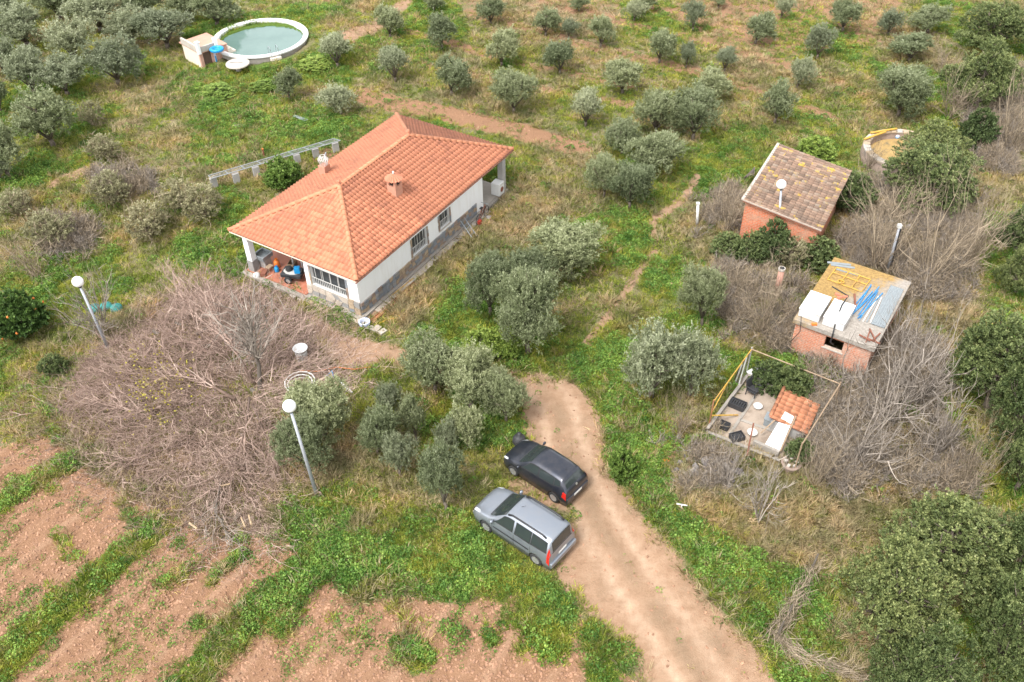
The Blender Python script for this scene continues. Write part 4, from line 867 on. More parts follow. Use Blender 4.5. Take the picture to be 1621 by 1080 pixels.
OTH = [
 ('O','tall olive tree at the upper left of the clump beside the footpath',1038,215,74,138),
 ('O','dark olive tree at the upper right of the clump beside the footpath',1098,222,76,138),
 ('O','olive tree in the middle left of the clump beside the footpath',985,245,66,188),
 ('O','olive tree in the middle right of the clump beside the footpath',1036,275,86,200),
 ('O','olive tree at the lower left of the clump beside the footpath',956,312,64,244),
 ('O','olive tree at the lower right of the clump beside the footpath',995,330,70,252),
 ('O','upright olive tree left of the twin olives in front of the house',775,500,84,396),
 ('O','tall olive tree behind the big one in front of the house wall',838,470,84,392),
 ('O','big leafy olive tree right of the lawn in front of the house wall',835,560,124,425),
 ('O','low spreading olive tree up the slope between house and footpath',902,432,116,348),
 ('O','upper left crown of the wide olive row above the parked cars',690,620,98,532),
 ('O','middle olive tree of the wide row above the parked cars',748,648,104,552),
 ('O','right olive tree of the wide row, beside the dirt track',802,668,76,588),
 ('O','olive tree behind the left lamp post, touching the brush pile',515,692,100,596),
 ('O','dark olive tree that the near lamp post stands in front of',487,745,86,656),
 ('O','olive tree in the middle of the small grove left of the cars',600,718,74,634),
 ('o','slim olive tree in the upper part of the small grove left of the cars',660,700,46,622),
 ('o','olive tree with pale top at the upper right of the small grove',741,708,54,640),
 ('s','rounded olive tree at the lower middle of the small grove',634,752,58,680),
 ('O','large olive tree at the front of the grove, beside the grey van',704,808,80,712),
 ('s','small olive tree tucked behind the front one of the grove',708,722,42,664),
 ('s','grey young olive tree at the back left of the small grove',616,656,48,606),
 ('O','single bushy olive tree left of the old standing clay pipe',1110,517,76,412),
 ('s','wide silvery olive tree left of the fenced slab',1030,630,108,500),
 ('s','silvery olive tree touching the corner of the fenced slab',1090,628,92,520),
 ('o','olive tree at the left edge of the left grove, above the dirt bank',84,232,92,136),
 ('o','pale olive tree cut by the left edge, below the left grove',16,282,76,185),
 ('s','silvery olive tree in the middle of the left grove',108,152,86,84),
 ('s','silvery olive tree left in the middle of the left grove',56,150,72,72),
 ('s','olive tree at the right end of the left grove, darkest base',188,135,84,54),
 ('s','broad olive tree in the second line of the left grove',120,100,84,22),
 ('s','broad olive tree left of the pool in the left grove',266,76,84,8),
 ('s','olive tree between the two broad ones of the left grove',212,72,66,8),
 ('o','dark olive tree at the top edge just left of the pool',345,42,72,-20),
 ('s','olive tree at the top edge above the left grove middle',160,50,88,-16),
 ('s','olive tree at the top left corner region of the left grove',46,75,82,-2),
 ('s','olive tree on the left edge in the third line of the grove',8,118,64,54),
 ('o','small olive tree cut by the left edge half way up the grove',2,178,46,122),
 ('s','silver olive bush at the left edge below the pale one',2,288,46,238),
 ('s','olive tree at the very top left corner',10,40,70,-30),
 ('o','olive tree at the top edge above the grove, second from the corner',95,30,80,-40),
 ('o','olive tree at the top edge above the broad ones',240,36,70,-30),
 ('o','olive tree at the top edge beside the dark one left of the pool',302,30,66,-30),
 ('o','olive tree at the top right beside the orchard end',1467,52,60,4),
 ('o','grey olive bush between the orchard end and the right hand grove',1440,98,62,50),
 ('O','big olive tree above the round water tank, end of the orchard',1420,185,92,96),
 ('c','broad evergreen tree filling the top right corner',1562,80,128,-2),
 ('c','tall evergreen tree below the one in the top right corner',1546,168,120,56),
 ('i','dark green pointed bush above the leafless thicket at the right',1540,232,54,168),
 ('c','tall wide evergreen tree beside the round water tank, upper dome',1470,270,112,190),
 ('c','lower wide half of the evergreen beside the round water tank',1462,318,150,222),
 ('c','evergreen bush at the right edge, upper of two',1606,400,84,318),
 ('c','evergreen bush at the right edge, lower of two',1606,462,76,384),
 ('c','upper carob tree of the dark group at the right edge',1560,645,150,500),
 ('c','middle carob tree of the dark group at the right edge',1605,720,120,560),
 ('c','lower carob tree of the dark group at the right edge',1608,775,100,660),
 ('c','huge carob tree in the bottom right, upper crown with open gap',1480,912,200,792),
 ('c','left crown of the carob mass in the bottom right',1390,1010,176,868),
 ('c','carob tree at the right edge of the bottom right mass',1600,950,150,810),
 ('c','lowest carob crown at the bottom edge, lower right',1440,1100,150,978),
 ('c','dark carob crown behind the lowest one at the bottom right',1575,1060,130,930),
 ('b','dark green orange tree with fruit at the left edge',36,528,86,462),
 ('g','bright green leafy shrub between the trellis and the roof',452,292,54,246),
 ('i','dark green bush climbing the brick wall of the tiled shed, left part',1152,402,62,368),
 ('i','dark green bush in front of the tiled shed beneath the lamp',1216,410,62,346),
 ('i','dark green creeper in the middle of the tiled shed wall, lower',1188,412,60,366),
 ('d','half dry creeper right of the lamp before the tiled shed',1248,420,56,372),
 ('i','dark bush between the tiled shed and the flat roofed hut',1290,420,70,370),
 ('i','small green bush right behind the tiled shed',1345,330,70,270),
 ('i','green creeper mound on the back edge of the fenced slab, left half',1215,612,56,566),
 ('i','green creeper mound on the back edge of the fenced slab, right half',1252,628,60,574),
 ('i','small green creeper at the front corner of the fenced slab',1262,724,42,694),
 ('g','bright green weedy bush at the left of the big front olive, lawn edge',760,560,60,520),
 ('g','green bush right under the wide silvery olive trees',985,755,44,712),
 ('d','dusty pale shrub in the dry thicket left of the house, upper',180,320,66,270),
 ('d','dusty shrub left of the trellis end',285,330,70,278),
 ('d','grey green shrub below the trellis, left of the roof corner',325,345,72,290),
 ('d','pale shrub in the middle of the dry thicket far left',90,385,80,330),
 ('d','low dusty shrub at the left edge of the dry thicket',30,340,64,296),
 ('d','dusty shrub beside the left grove along the dirt bank',150,200,44,158),
 ('d','pale bushy shrub at the foot of the left grove',170,250,54,212),
 ('i','dark low bush at the left border of the brush pile',88,590,40,560),
 ('d','dry pale bush beside the left roof corner',240,375,70,320),
 ('g','green bush left of the wide dirt bend beneath the olive row',805,560,40,528),
 ('g','green bush on the slope between the orchard and the tank',1290,250,54,215),
 ('g','green bush left of the orchard edge above the tiled shed',1320,290,48,258),
 ('g','green bush in the grass right of the pool, upper',500,105,48,93),
 ('g','green bush between the pool steps and the narrow olive',418,140,46,126),
 ('g','green bush below the pool house door',348,150,56,133),
]
for q in OTH: plant(q[0], q[1], *q[2:])
# oranges on the orange tree
ot = [o for o in C.objects if o.name.startswith('orange_tree')][0]
om = MB().lathe([(0,-.05),(.035,-.035),(.05,0),(.035,.035),(0,.05)], 8).mesh('orange', MT['orange'], True)
for i in range(14):
    a = rv.uniform(0, 6.28); h = rv.uniform(.35, 1.3); q = rv.uniform(.86, 1.0)*(1.0 if h < 1.0 else .8)
    o = obj('orange', om, ot, (q*math.cos(a), q*math.sin(a), h)); o.scale = (.95,.95,1.1)
# leafless shrubs and small trees
BARE = {'tan': [twig_mesh('stems', rv, 26, 1.9, .75, MT['tan_wood'], 3, .015, 5) for _ in range(3)], 'grey': [twig_mesh('stems', rv, 22, 1.8, .95, MT['grey_wood'], 3, .019, 5) for _ in range(3)],
        'tree': [twig_mesh('stems', rv, 9, 1.7, .7, MT['grey_wood'], 4, .022, 5) for _ in range(2)]}
BSH = [('tree','small pale leafless tree standing in dry grass beside the track',1200,828,100,742), ('grey','grey leafless thicket right of the fenced slab, lower part',1345,742,140,650), ('grey','grey tangled leafless bush right under the flat roofed hut',1390,672,150,560),
 ('grey','grey leafless bush right of the hut, by the dark carobs',1450,640,130,520), ('tan','tan leafless bush behind the hut, beside the leaning pole',1385,425,130,320), ('tan','tan leafless thicket right of the leaning pole',1470,450,130,330),
 ('tan','tall tan leafless bush right of the thicket, by the green clearing',1530,420,90,310), ('tan','leafless bush at the left wall of the tiled shed',1150,368,84,296), ('tan','brown leafless bush left of the hut beneath the clay pipe',1205,530,100,440), ('tan','brown leafless bush between clay pipe and bushy olive',1160,470,70,420),
 ('tan','leafless thicket at the right edge above the clearing',1595,240,100,120), ('grey','leafless sapling behind the far lamp post at the brush pile',160,530,90,440), ('grey','leafless bush on the rubble heap in front of the slab',1150,775,70,715), ('tan','brown leafless shrub right of the fenced slab corner',1290,770,80,700),
 ('tan','leafless brush below the tank evergreen',1420,350,110,290), ('tan','tan scrubby bush left of the round tank wall',1372,270,44,228), ('grey','leafless bush beside the dark carobs, lower',1480,720,90,630), ('tan','brown thicket in the far left dry ground',60,440,90,380), ('tan','thin dry bush on the slope behind the tank',1500,190,70,130), ('tan','dry bush at the top between orchard and evergreen',1490,120,60,80), ('grey','leafless twigs under the right end of the hut',1420,560,70,480), ('tan','dry bush below the silvery olive trees',1075,690,60,640), ('tan','leafless bush right edge, above the lower carob',1530,770,80,690)]
for i, (k, lab, bx, by, w, top) in enumerate(BSH):
    p = W(bx, by); r = w*mpp((p.x,p.y,1))/2; H = hgt(p, bx, top); t = thing('bare_tree' if k == 'tree' else 'bare_shrub', lab, 'tree' if k == 'tree' else 'shrub', p, random.uniform(0,6.28)); t.scale = (r*.8, r*.8, H/1.75)
    obj('stems', BARE[k][i % len(BARE[k])], t)
# ------------------------------------------------------------------ the heap of cut branches
bp = [W(*q) for q in BRUSH]; bpx = [(q.x, q.y) for q in bp]; cen = W(395, 625)
def heap_h(x, y, sd): return .8*sstep(0, 3.4, sd)*(.35 + 1.3*fbm(np.array(x*.5), np.array(y*.5), 71, 3))
mb = MB(); rb = np.random.default_rng(5); n = 0; xs = [q[0] for q in bpx]; ys = [q[1] for q in bpx]
cx_ = rb.uniform(min(xs)-2, max(xs)+2, 30000); cy_ = rb.uniform(min(ys)-2, max(ys)+2, 30000); sdv = poly_sd(cx_, cy_, bpx); hv = heap_h(cx_, cy_, sdv)
for x, y, sd, h in zip(cx_, cy_, sdv, hv):
    if sd < -1.8 or rb.random() > .12 + .88*float(sstep(-1.8, 1.6, sd)): continue
    if n > 12000: break
    n += 1; a = math.atan2(y - cen.y, x - cen.x) + rb.normal(0, .75); L = rb.uniform(.4, 1.5)*(1.5 if rb.random() < .2 else 1); r = rb.uniform(.005, .0105)*(rb.uniform(1.8,3.2) if rb.random() < .09 else 1)
    z = float(gz_at(np.array(x), np.array(y))) + max(0, h)*rb.uniform(.25, 1.0) + .02; d = Vector((math.cos(a), math.sin(a), rb.normal(.06, .22))); pts = [Vector((x, y, z))]
    for s_ in range(4): d = (d + Vector(rb.normal(0, .22, 3)) + Vector((0,0,-.05))).normalized(); pts.append(pts[-1] + d*L/4)
    mb.tube(pts, [r*(1-.17*k) for k in range(5)], 3, False)
    for _ in range(2):
        k = rb.integers(1, 4); d2 = (d + Vector(rb.normal(0,.5,3))).normalized(); q = pts[k]; mb.tube([q, q + d2*L*.22, q + (d2 + Vector(rb.normal(0,.3,3))).normalized()*L*.42], [r*.7, r*.5, r*.3], 3, False)
o = mb.build('cut_brush', MT['dead_wood']); o['kind'] = 'stuff'; o['label'] = 'wide heap of cut leafless branches in front of the house'; o['category'] = 'brush'
def limb(name, label, pts_px, r, mat, seed, nsub=14, lev=2, cat='branch', ln=(.8,1.8), upw=0.0, sp=.5):
    rr = np.random.default_rng(seed); pts = [W(x, y, z) for x, y, z in pts_px]; base = Vector(pts[0]); t = thing(name, label, cat, base)
    mbt = MB(); loc = [p - base for p in pts]; k = len(loc); mbt.tube(loc, [r*(1 - .7*i/(k-1)) for i in range(k)], 7); mbt.build('stem', mat, t, True)
    mbs = MB()
    def br(p, d, L, r, lv):
        q = [p]
        for s_ in range(4): d = (d + Vector(rr.normal(0,.15,3)) + Vector((0,0,.05))).normalized(); q.append(q[-1] + d*L/4)
        mbs.tube(q, [r*(1-.2*i) for i in range(5)], 4, False)
        if lv:
            for _ in range(4): i = rr.integers(1, 5); br(q[i], (d + Vector(rr.normal(0,.5,3))).normalized(), L*rr.uniform(.4,.65), r*.55, lv-1)
    for _ in range(nsub):
        u = rr.uniform(.25, 1)*(k-1); i = min(int(u), k-2); p = loc[i].lerp(loc[i+1], u-i); d = (loc[i+1]-loc[i]).normalized(); br(p, (d + Vector(rr.normal(0,sp,3)) + Vector((0,0,upw))).normalized(), rr.uniform(*ln), r*.4, lev)
    mbs.build('side_branches', mat, t); return t
yl = np.array([tuple(W(x, y, .75)) for x, y in zip(rb.normal(245, 32, 420), rb.normal(605, 30, 420))]); yl[:,2] = [float(gz_at(np.array(a), np.array(b))) + float(heap_h(np.array(a), np.array(b), poly_sd(np.array([a]), np.array([b]), bpx)[0]))*rb.uniform(.7,1.05) + .05 for a, b in yl[:,:2]]
yd = rb.normal(size=(420,3)); yd /= np.linalg.norm(yd, axis=1)[:,None]; o = obj('yellow_leaves', leaves_mesh('yellow_leaves', yl, yd, .13, .35, rb.random(420), leaf_mat('yellow_leaf', [(0, (.30,.22,.03)), (1, (.62,.52,.08))]), rb)); o['kind'] = 'stuff'; o['label'] = 'yellow withered leaves caught in the brush heap'; o['category'] = 'leaves'
limb('dead_tree', 'grey dead tree still standing upright in the brush heap', [(412,618,0),(410,580,.9),(402,548,1.9),(398,520,3.0)], .13, MT['grey_wood'], 1, 26, 2, 'tree', (1.2,2.6), .8, .45)
limb('dead_tree', 'leaning dead tree beside the upright one in the brush heap', [(402,606,.2),(375,560,.9),(352,520,1.7),(338,490,2.3)], .09, MT['dead_wood'], 2, 22, 2, 'tree', (1.1,2.4), .6, .45)
limb('fallen_branch', 'long fallen branch reaching to the left across the brush heap', [(372,632,.6),(320,602,.8),(275,595,.9)], .09, MT['dead_wood'], 3, 8)
limb('fallen_branch', 'grey fallen branch fanning out to the front of the brush heap', [(395,630,.7),(388,680,.9),(370,740,.7)], .06, MT['dead_wood'], 4, 30, 2, 'branch', (1.0,2.2))
limb('fallen_branch', 'fallen branch fanning to the lower right of the brush heap', [(400,640,.6),(420,690,.8),(440,735,.5)], .05, MT['dead_wood'], 5, 26, 2, 'branch', (1.0,2.2))
limb('fallen_branch', 'thin branches rising at the back of the brush heap', [(330,560,.5),(300,490,1.6),(280,455,2.2)], .05, MT['dead_wood'], 6, 20, 2, 'branch', (1.0,2.0), .4)
limb('fallen_branch', 'fallen branch on the left flank of the brush heap', [(300,640,.5),(220,650,.6),(150,640,.4)], .06, MT['dead_wood'], 7, 16)
limb('fallen_branch', 'fallen branch at the lower left of the brush heap', [(300,700,.4),(230,720,.5),(170,735,.3)], .05, MT['dead_wood'], 8, 16)
limb('fallen_branch', 'fallen branches at the bottom tip of the brush heap', [(350,760,.4),(340,810,.4),(360,845,.2)], .05, MT['grey_wood'], 9, 14)
logs = [((243,524),(252,530),.09,'sawn log with bright end at the back left of the brush heap'), ((278,511),(288,515),.07,'short log lying by the standing pole stump in the heap'), ((310,530),(340,512),.08,'grey plank like log in the back of the brush heap'), ((398,616),(403,621),.09,'sawn stump end at the foot of the dead tree'),
        ((382,688),(390,690),.08,'log with pale cut end in the lower right of the heap'), ((300,828),(312,837),.045,'split pale log at the bottom edge of the heap, left'), ((394,816),(398,830),.045,'upright pale split log at the bottom edge of the heap, right'), ((382,820),(388,834),.04,'second pale split log beside the upright one'), ((350,769),(364,766),.035,'thin pale log on the lower heap'), ((255,545),(262,552),.07,'small log near the far lamp post')]
for a, b, r, lab in logs:
    p = W(*a, .55); q = W(*b, .6); m_ = (p+q)/2; t = thing('cut_log', lab, 'log', m_, 0, 'cut logs on the brush heap'); MB().tube([p-m_, q-m_], r, 9, False).build('bark', MT['grey_wood'] if r > .06 else MT['cut_wood'], t)
    d = (q-p).normalized()
    for e_, s_ in ((p, -1), (q, 1)): MB().tube([e_-m_ - d*.01, e_-m_ + d*s_*.004], r*.985, 9).build('cut_end', MT['cut_wood'], t)

# ------------------------------------------------------------------ tiled brick shed
def frame_from(A, B):   # origin A, x axis towards B
    d = B - A; return Matrix.Translation((A.x, A.y, 0)) @ Matrix.Rotation(math.atan2(d.y, d.x), 4, 'Z'), math.hypot(d.x, d.y)
ZH, ZL = 3.0, 2.35
sA, sB, sC, sD = W(1176,317,ZH), W(1300,366,ZL), W(1343,272,ZL), W(1240,228,ZH)
SM, SX = frame_from(sA, sB); li = SM.inverted(); SY = ((li @ sD).y + (li @ sC).y)/2
shed = thing('brick_shed', 'old red brick shed with sloping clay tile roof full of yellow lichen', 'shed', SM.translation, SM.to_euler().z)
ov = .22; xa, xb, ya, yb = .12, SX-ov, ov, SY-ov
def zt(x): return ZH + (ZL-ZH)*x/SX - .12
mbw = MB(); t = .22
for (x0,y0,x1,y1) in ((xa,ya,xb,ya+t),(xa,yb-t,xb,yb),(xa,ya+t,xa+t,yb-t),(xb-t,ya+t,xb,yb-t)):
    mbw.add([(x0,y0,-.3),(x1,y0,-.3),(x1,y1,-.3),(x0,y1,-.3),(x0,y0,zt(x0)),(x1,y0,zt(x1)),(x1,y1,zt(x1)),(x0,y1,zt(x0))], [(0,3,2,1),(4,5,6,7),(0,1,5,4),(1,2,6,5),(2,3,7,6),(3,0,4,7)])
    mbw.build('wall', MT['brick'], shed); mbw = MB()
al = math.atan2(ZH-ZL, SX); sl = math.hypot(SX, ZH-ZL)
mbd = MB().add([(0,0,ZH-.1),(SX,0,ZL-.1),(SX,SY,ZL-.1),(0,SY,ZH-.1),(0,0,ZH-.03),(SX,0,ZL-.03),(SX,SY,ZL-.03),(0,SY,ZH-.03)], [(0,3,2,1),(4,5,6,7),(0,1,5,4),(1,2,6,5),(2,3,7,6),(3,0,4,7)])
sroof = mbd.build('roof', MT['under_tile'], shed)
def barrel(name, w, l, mat, hk=1.15):
    mb = MB(); k = 5; v = []
    for y, rr, lf in ((-.02, w*.5, .02), (l*1.05, w*.44, 0)):
        for i in range(k+1): a = math.pi*i/k; v.append((math.cos(a)*rr, y, math.sin(a)*rr*hk + lf))
    for i in range(k+1): a = math.pi*i/k; v.append((math.cos(a)*w*.42, -.02, math.sin(a)*w*.42*hk + .01))
    mb.add(v, [(i+1, i, k+1+i, k+2+i) for i in range(k)] + [(i, i+1, 2*(k+1)+i+1, 2*(k+1)+i) for i in range(k)]); return mb.mesh(name, mat, True)
nc = 27; nr = 14; BT = barrel('roof_tile', SY/nc*.84, sl/nr, MT['lichen_tile']); cnt = 0; rest = MB(); bv = [v.co.copy() for v in BT.vertices]; bf = [tuple(p.vertices) for p in BT.polygons]
for r in range(nc):
    for c in range(nr):
        x = SX*(c+1)/nr; z = ZH + (ZL-ZH)*(c+1)/nr
        m = Matrix.Translation((x, SY*(r+.5)/nc, z - .02 + random.uniform(-.008,.008))) @ Matrix.Rotation(al, 4, 'Y') @ Matrix.Rotation(math.pi/2 + random.gauss(0,.025), 4, 'Z')
        if cnt < 300: o = obj('roof_tile', BT, sroof); o.matrix_local = m; cnt += 1
        else: rest.add([m @ q for q in bv], bf)
o = rest.build('roof_tiles', MT['lichen_tile'], sroof); attr(o.data, 'rnd', np.repeat(RNG.random(len(rest.v)//len(bv)), len(bv))); o['kind'] = 'stuff'
mbv = MB()
for i in range(8): mbv.cbox((-.02, SY*(i+.5)/8, ZH+.035), (.16, SY/8*.97, .09))
mbv.build('verge', MT['stone_white'], sroof)
mbv = MB().add([(0,-.02,ZH-.02),(SX,-.02,ZL-.02),(SX,.1,ZL-.02),(0,.1,ZH-.02),(0,-.02,ZH+.05),(SX,-.02,ZL+.05),(SX,.1,ZL+.05),(0,.1,ZH+.05)], [(0,3,2,1),(4,5,6,7),(0,1,5,4),(1,2,6,5),(2,3,7,6),(3,0,4,7)]); mbv.build('verge', surf('verge_mortar', (.36,.29,.24), .9, .25, 4, .3), sroof)
# planks leaning behind the shed
p = W(1188,292,0); t = thing('plank_stack', 'grey weathered planks leaning on the shed back wall', 'planks', p)
for i in range(5): MB().cbox((i*.12-.3, .1*i, .7), (.9, .05, .16), rz=.9+.1*i, rx=.3).build('plank', MT['grey_wood'], t)

# ------------------------------------------------------------------ flat roofed brick hut
ZR = 2.15
hA, hB, hD = W(1256,505,ZR), W(1386,552,ZR), W(1307,402,ZR)
KM, KX = frame_from(hA, hB); KY = (KM.inverted() @ hD).y
hut = thing('brick_hut', 'small brick hut with flat concrete roof and one dark opening', 'hut', KM.translation, KM.to_euler().z)
i_ = .14; x0, x1, y0, y1 = i_, KX-i_, i_, KY-i_; ox0, ox1 = KX*.42, KX*.64; zt_ = ZR-.26
front = MB().box((x0,y0,-.3),(ox0,y0+.2,zt_)).box((ox1,y0,-.3),(x1,y0+.2,zt_)).box((ox0,y0,-.3),(ox1,y0+.2,1.05)).box((ox0,y0,1.72),(ox1,y0+.2,zt_)); front.build('wall', MT['brick_b'], hut)
MB().box((x0,y1-.2,-.3),(x1,y1,zt_)).build('wall', MT['brick_b'], hut); MB().box((x0,y0+.2,-.3),(x0+.2,y1-.2,zt_)).build('wall', MT['brick_b'], hut); MB().box((x1-.2,y0+.2,-.3),(x1,y1-.2,zt_)).build('wall', MT['brick_b'], hut)
MB().box((ox0-.08,y0-.05,.99),(ox1+.08,y0+.08,1.047)).build('sill', MT['stone_white'], hut)
def slab_mat():
    m, t, b = nodes('hut_slab'); n1 = noise(t, .55, 5, .6); n2 = noise(t, 7, 5, .7)
    c = N(t, 'ShaderNodeTexCoord'); sp = N(t, 'ShaderNodeSeparateXYZ'); t.links.new(c.outputs['Object'], sp.inputs[0])
    g = math_(t, 'SUBTRACT', math_(t, 'ADD', math_(t, 'MULTIPLY', sp.outputs[1], .10), n1), math_(t, 'MULTIPLY', sp.outputs[0], .17))
    base = ramp(t, n2, [(.3, (.19,.165,.14)), (.7, (.37,.335,.295))])
    o = mixc(t, ramp(t, math_(t, 'ADD', g, math_(t, 'MULTIPLY', n2, .3)), [(.52, (0,0,0)), (.72, (1,1,1))]), base, ramp(t, n2, [(.3, (.17,.10,.035)), (.7, (.38,.25,.085))]))
    t.links.new(o, b.inputs['Base Color']); b.inputs['Roughness'].default_value = .95; bump(t, b, n2, .4, .02); return m
bevel(MB().box((0,0,ZR-.26),(KX,KY,ZR)).build('roof_slab', slab_mat(), hut), .02)
def onroof(u, v, z=0): return KM @ Vector((KX*u, KY*v, ZR+z))
KR = KM.to_euler().z
# things lying on the hut roof
def roofthing(name, label, cat, u, v, rz=0, group=None): return thing(name, label, cat, onroof(u, v), KR+rz, group)
for u, lab in ((.13,'left white fibre cement tank box on the hut roof edge'), (.40,'right white fibre cement tank box with a black hose, on the hut roof')):
    t = roofthing('tank_box', lab, 'box', u+.02+(.03 if u > .3 else 0), .19)
    bevel(MB().box((-.52,-.80,.005),(.52,.80,.46)).build('box', MT['white_dirty'], t), .02); bevel(MB().box((-.535,-.83,.463),(.535,.83,.515)).build('lid', MT['white_paint'], t), .01)
t = roofthing('steel_frame', 'yellow steel scaffold frame lying flat on the hut roof', 'frame', .33, .74, -.05)
fr = [((-.95,-.62),(.85,-.62)),((-.95,.62),(.85,.62)),((-.95,-.62),(-.95,.62)),((.85,-.62),(.85,.62)),((-.3,-.62),(-.3,.62)),((.3,-.62),(.3,.62)),((-.95,.1),(.85,.1))]
for a, b in fr: MB().tube([(*a,.05),(*b,.05)], .03, 6).build('bar', MT['yellow'], t)
t = roofthing('hose_coil', 'small coil of yellow hose inside the yellow frame', 'hose', .25, .66); MB().tube([(.16*math.cos(a),.16*math.sin(a),.05+.004*i) for i, a in enumerate(np.linspace(0,12.5,26))], .025, 5).build('coil', MT['yellow'], t)
for i in range(7): o = roofthing('pipe', f'{["thin","long","bent end","short","straight","slanting","faded"][i]} blue painted pipe in the bundle on the hut roof', 'pipe', .56+.026*i, .52 + .03*math.sin(i*2.1), math.radians(-6 + 5*math.sin(i*1.7)), 'blue pipes on the hut roof'); MB().tube([(0,-1.5+.12*(i%3),.05+.02*(i%2)),(0,1.4-.13*(i%4),.06+.05*(i%2))], .028, 6).build('tube', MT['blue'], o)
for i in range(5): o = roofthing('rail', f'{["widest","second","middle","fourth","outermost"][i]} grey metal rail beside the blue pipes on the hut roof', 'rail', .70+.030*i, .47, math.radians(-3+2*i), 'grey rails on the hut roof'); MB().box((-.028,-1.3+.05*i,.008),(.028,1.2-.1*(i%2),.05)).build('bar', MT['white_dirty'] if i % 2 else MT['galv'], o)
t = roofthing('metal_sheet', 'long grey blue corrugated metal sheet on the hut roof', 'sheet', .89, .56, .02); q = MB()
for i in range(12): q.add([(-.33+.055*i,-1.75,.03+.02*(i%2)),(-.33+.055*(i+1),-1.75,.03+.02*((i+1)%2)),(-.33+.055*(i+1),1.75,.05+.02*((i+1)%2)),(-.33+.055*i,1.75,.05+.02*(i%2))], [(0,1,2,3)])
q.add([(-.33,-1.75,.012),(.33,-1.75,.012),(.33,1.75,.03),(-.33,1.75,.03)], [(3,2,1,0)]); q.build('sheet', MT['galv'], t)
for i, (u, v, rz, L) in enumerate(((.86,.10,.1,.9),(.92,.07,1.5,.8),(.90,.13,.6,.9),(.95,.12,-.2,.7),(.84,.05,1.3,.6))):
    o = roofthing('rusty_bar', f'{["first","crossing","diagonal","upright","shortest"][i]} rusty angle iron at the front right corner of the hut roof', 'bar', u, v, rz, 'rusty bars on the hut roof'); MB().cbox((0,0,.03+.03*i),(.06,L,.05)).build('bar', MT['rust'], o)
o = roofthing('rusty_bar', 'brown rusted post lying between tank box and blue pipes', 'bar', .52, .48, .35); MB().cbox((0,0,.06),(.09,1.1,.08)).build('bar', MT['rust'], o)
for i, (u, v, rz) in enumerate(((.10,.92,-1.2),(.16,.90,-1.25),(.24,.84,-1.5))):
    o = roofthing('grey_slat', f'{["outer","inner","single"][i]} grey flat slat at the back left of the hut roof', 'slat', u, v, rz, 'grey slats at the back of the hut roof'); MB().box((-.08,-.6,.006),(.08,.6,.03)).build('slat', MT['galv'], o)
for i, (u, v, z) in enumerate(((.33,.36,.58),(.42,.36,.58),(.25,.015,.0),(.37,.33,.58))):
    o = thing('loose_brick', ['orange brick on the left of the tank lids','orange brick on the right tank lid','orange brick at the hut roof front edge','flat orange brick on the right tank lid'][i], 'brick', onroof(u,v,z), KR+.3*i); MB().cbox((0,0,.06),(.25,.13,.1)).build('brick', MT['orange'] if i == 2 else MT['terracotta'], o)
t = thing('black_hose', 'black hose from the tank boxes into the hut opening', 'hose', onroof(.5,.4)); b0 = onroof(.5,.4)
hp = [onroof(.22,.44,.62), onroof(.45,.38,.66), onroof(.44,.25,.62), onroof(.46,.1,.35), onroof(.5,-.03,.08), onroof(.5,-.035,-.4), onroof(.53,.02,-.75)]
MB().tube([q - b0 for q in hp], .035, 6).build('tube', MT['black'], t)
t = thing('black_hose', 'thin black cable hanging at the hut left corner', 'cable', onroof(.05,.1)); b0 = onroof(.05,.1)
MB().tube([q - b0 for q in (onroof(.02,.14,.05), onroof(.1,-.01,.02), onroof(.12,-.02,-.5), onroof(.05,-.03,-1.2))], .018, 5).build('tube', MT['black'], t)
# chimney pipe pole rising behind the hut
def post(name, label, cat, top, base, r0, r1, mat, zt_=None, extra=None):
    b = W(*base); h = hgt(b, base[0], top[1]) if zt_ is None else zt_; tp = W(*top, b.z+h); t = thing(name, label, cat, b); MB().tube([(0,0,-.2), tp-b], [r0, r1], 9).build('shaft', mat, t, True); return t, tp-b
t, tp = post('utility_pole', 'leaning grey metal pole with white cap behind the hut', 'pole', (1424,358), (1404,432), .085, .065, MT['post_grey']); MB().cbox(tp, (.2,.2,.2)).build('cap', MT['white_dirty'], t); MB().tube([tp*.25+Vector((.10,-.05,0)), tp*.98+Vector((.08,-.05,0))], .03, 6).build('cable', MT['black'], t)
t, tp = post('utility_pole', 'weathered wooden pole in front of the tank evergreen', 'pole', (1493,266), (1470,330), .14, .11, MT['timber']); MB().cbox(tp*.55+Vector((.05,-.2,0)), (.14,.1,.5)).build('meter_box', MT['white_dirty'], t)
for k in range(3): MB().tube([tp*.93, tp*.8+Vector((1.5+k,.4*k,-.4)), tp*.55+Vector((3+2.5*k,1.2*k,-.9))], .012, 4).build('wire', MT['black'], t) if k == 0 else None
t, tp = post('clay_pipe', 'upright terracotta drain pipe in brown scrub left of the hut', 'pipe', (1238,425), (1230,464), .17, .16, surf('pipe_clay', (.45,.25,.19), .8, .2, 3, .2)); MB().tube([tp-Vector((0,0,.10)), tp+Vector((0,0,.02))], .19, 12).build('rim', MT['stone_white'], t); MB().tube([tp-Vector((0,0,.02)), tp+Vector((0,0,.025))], .14, 12).build('bore', MT['black'], t)
t, tp = post('concrete_post', 'white concrete post standing in grass left of the tiled shed', 'post', (1105,322), (1104,357), .09, .085, MT['white_dirty']); MB().cbox(tp, (.2,.2,.08)).build('cap', MT['white_dirty'], t)
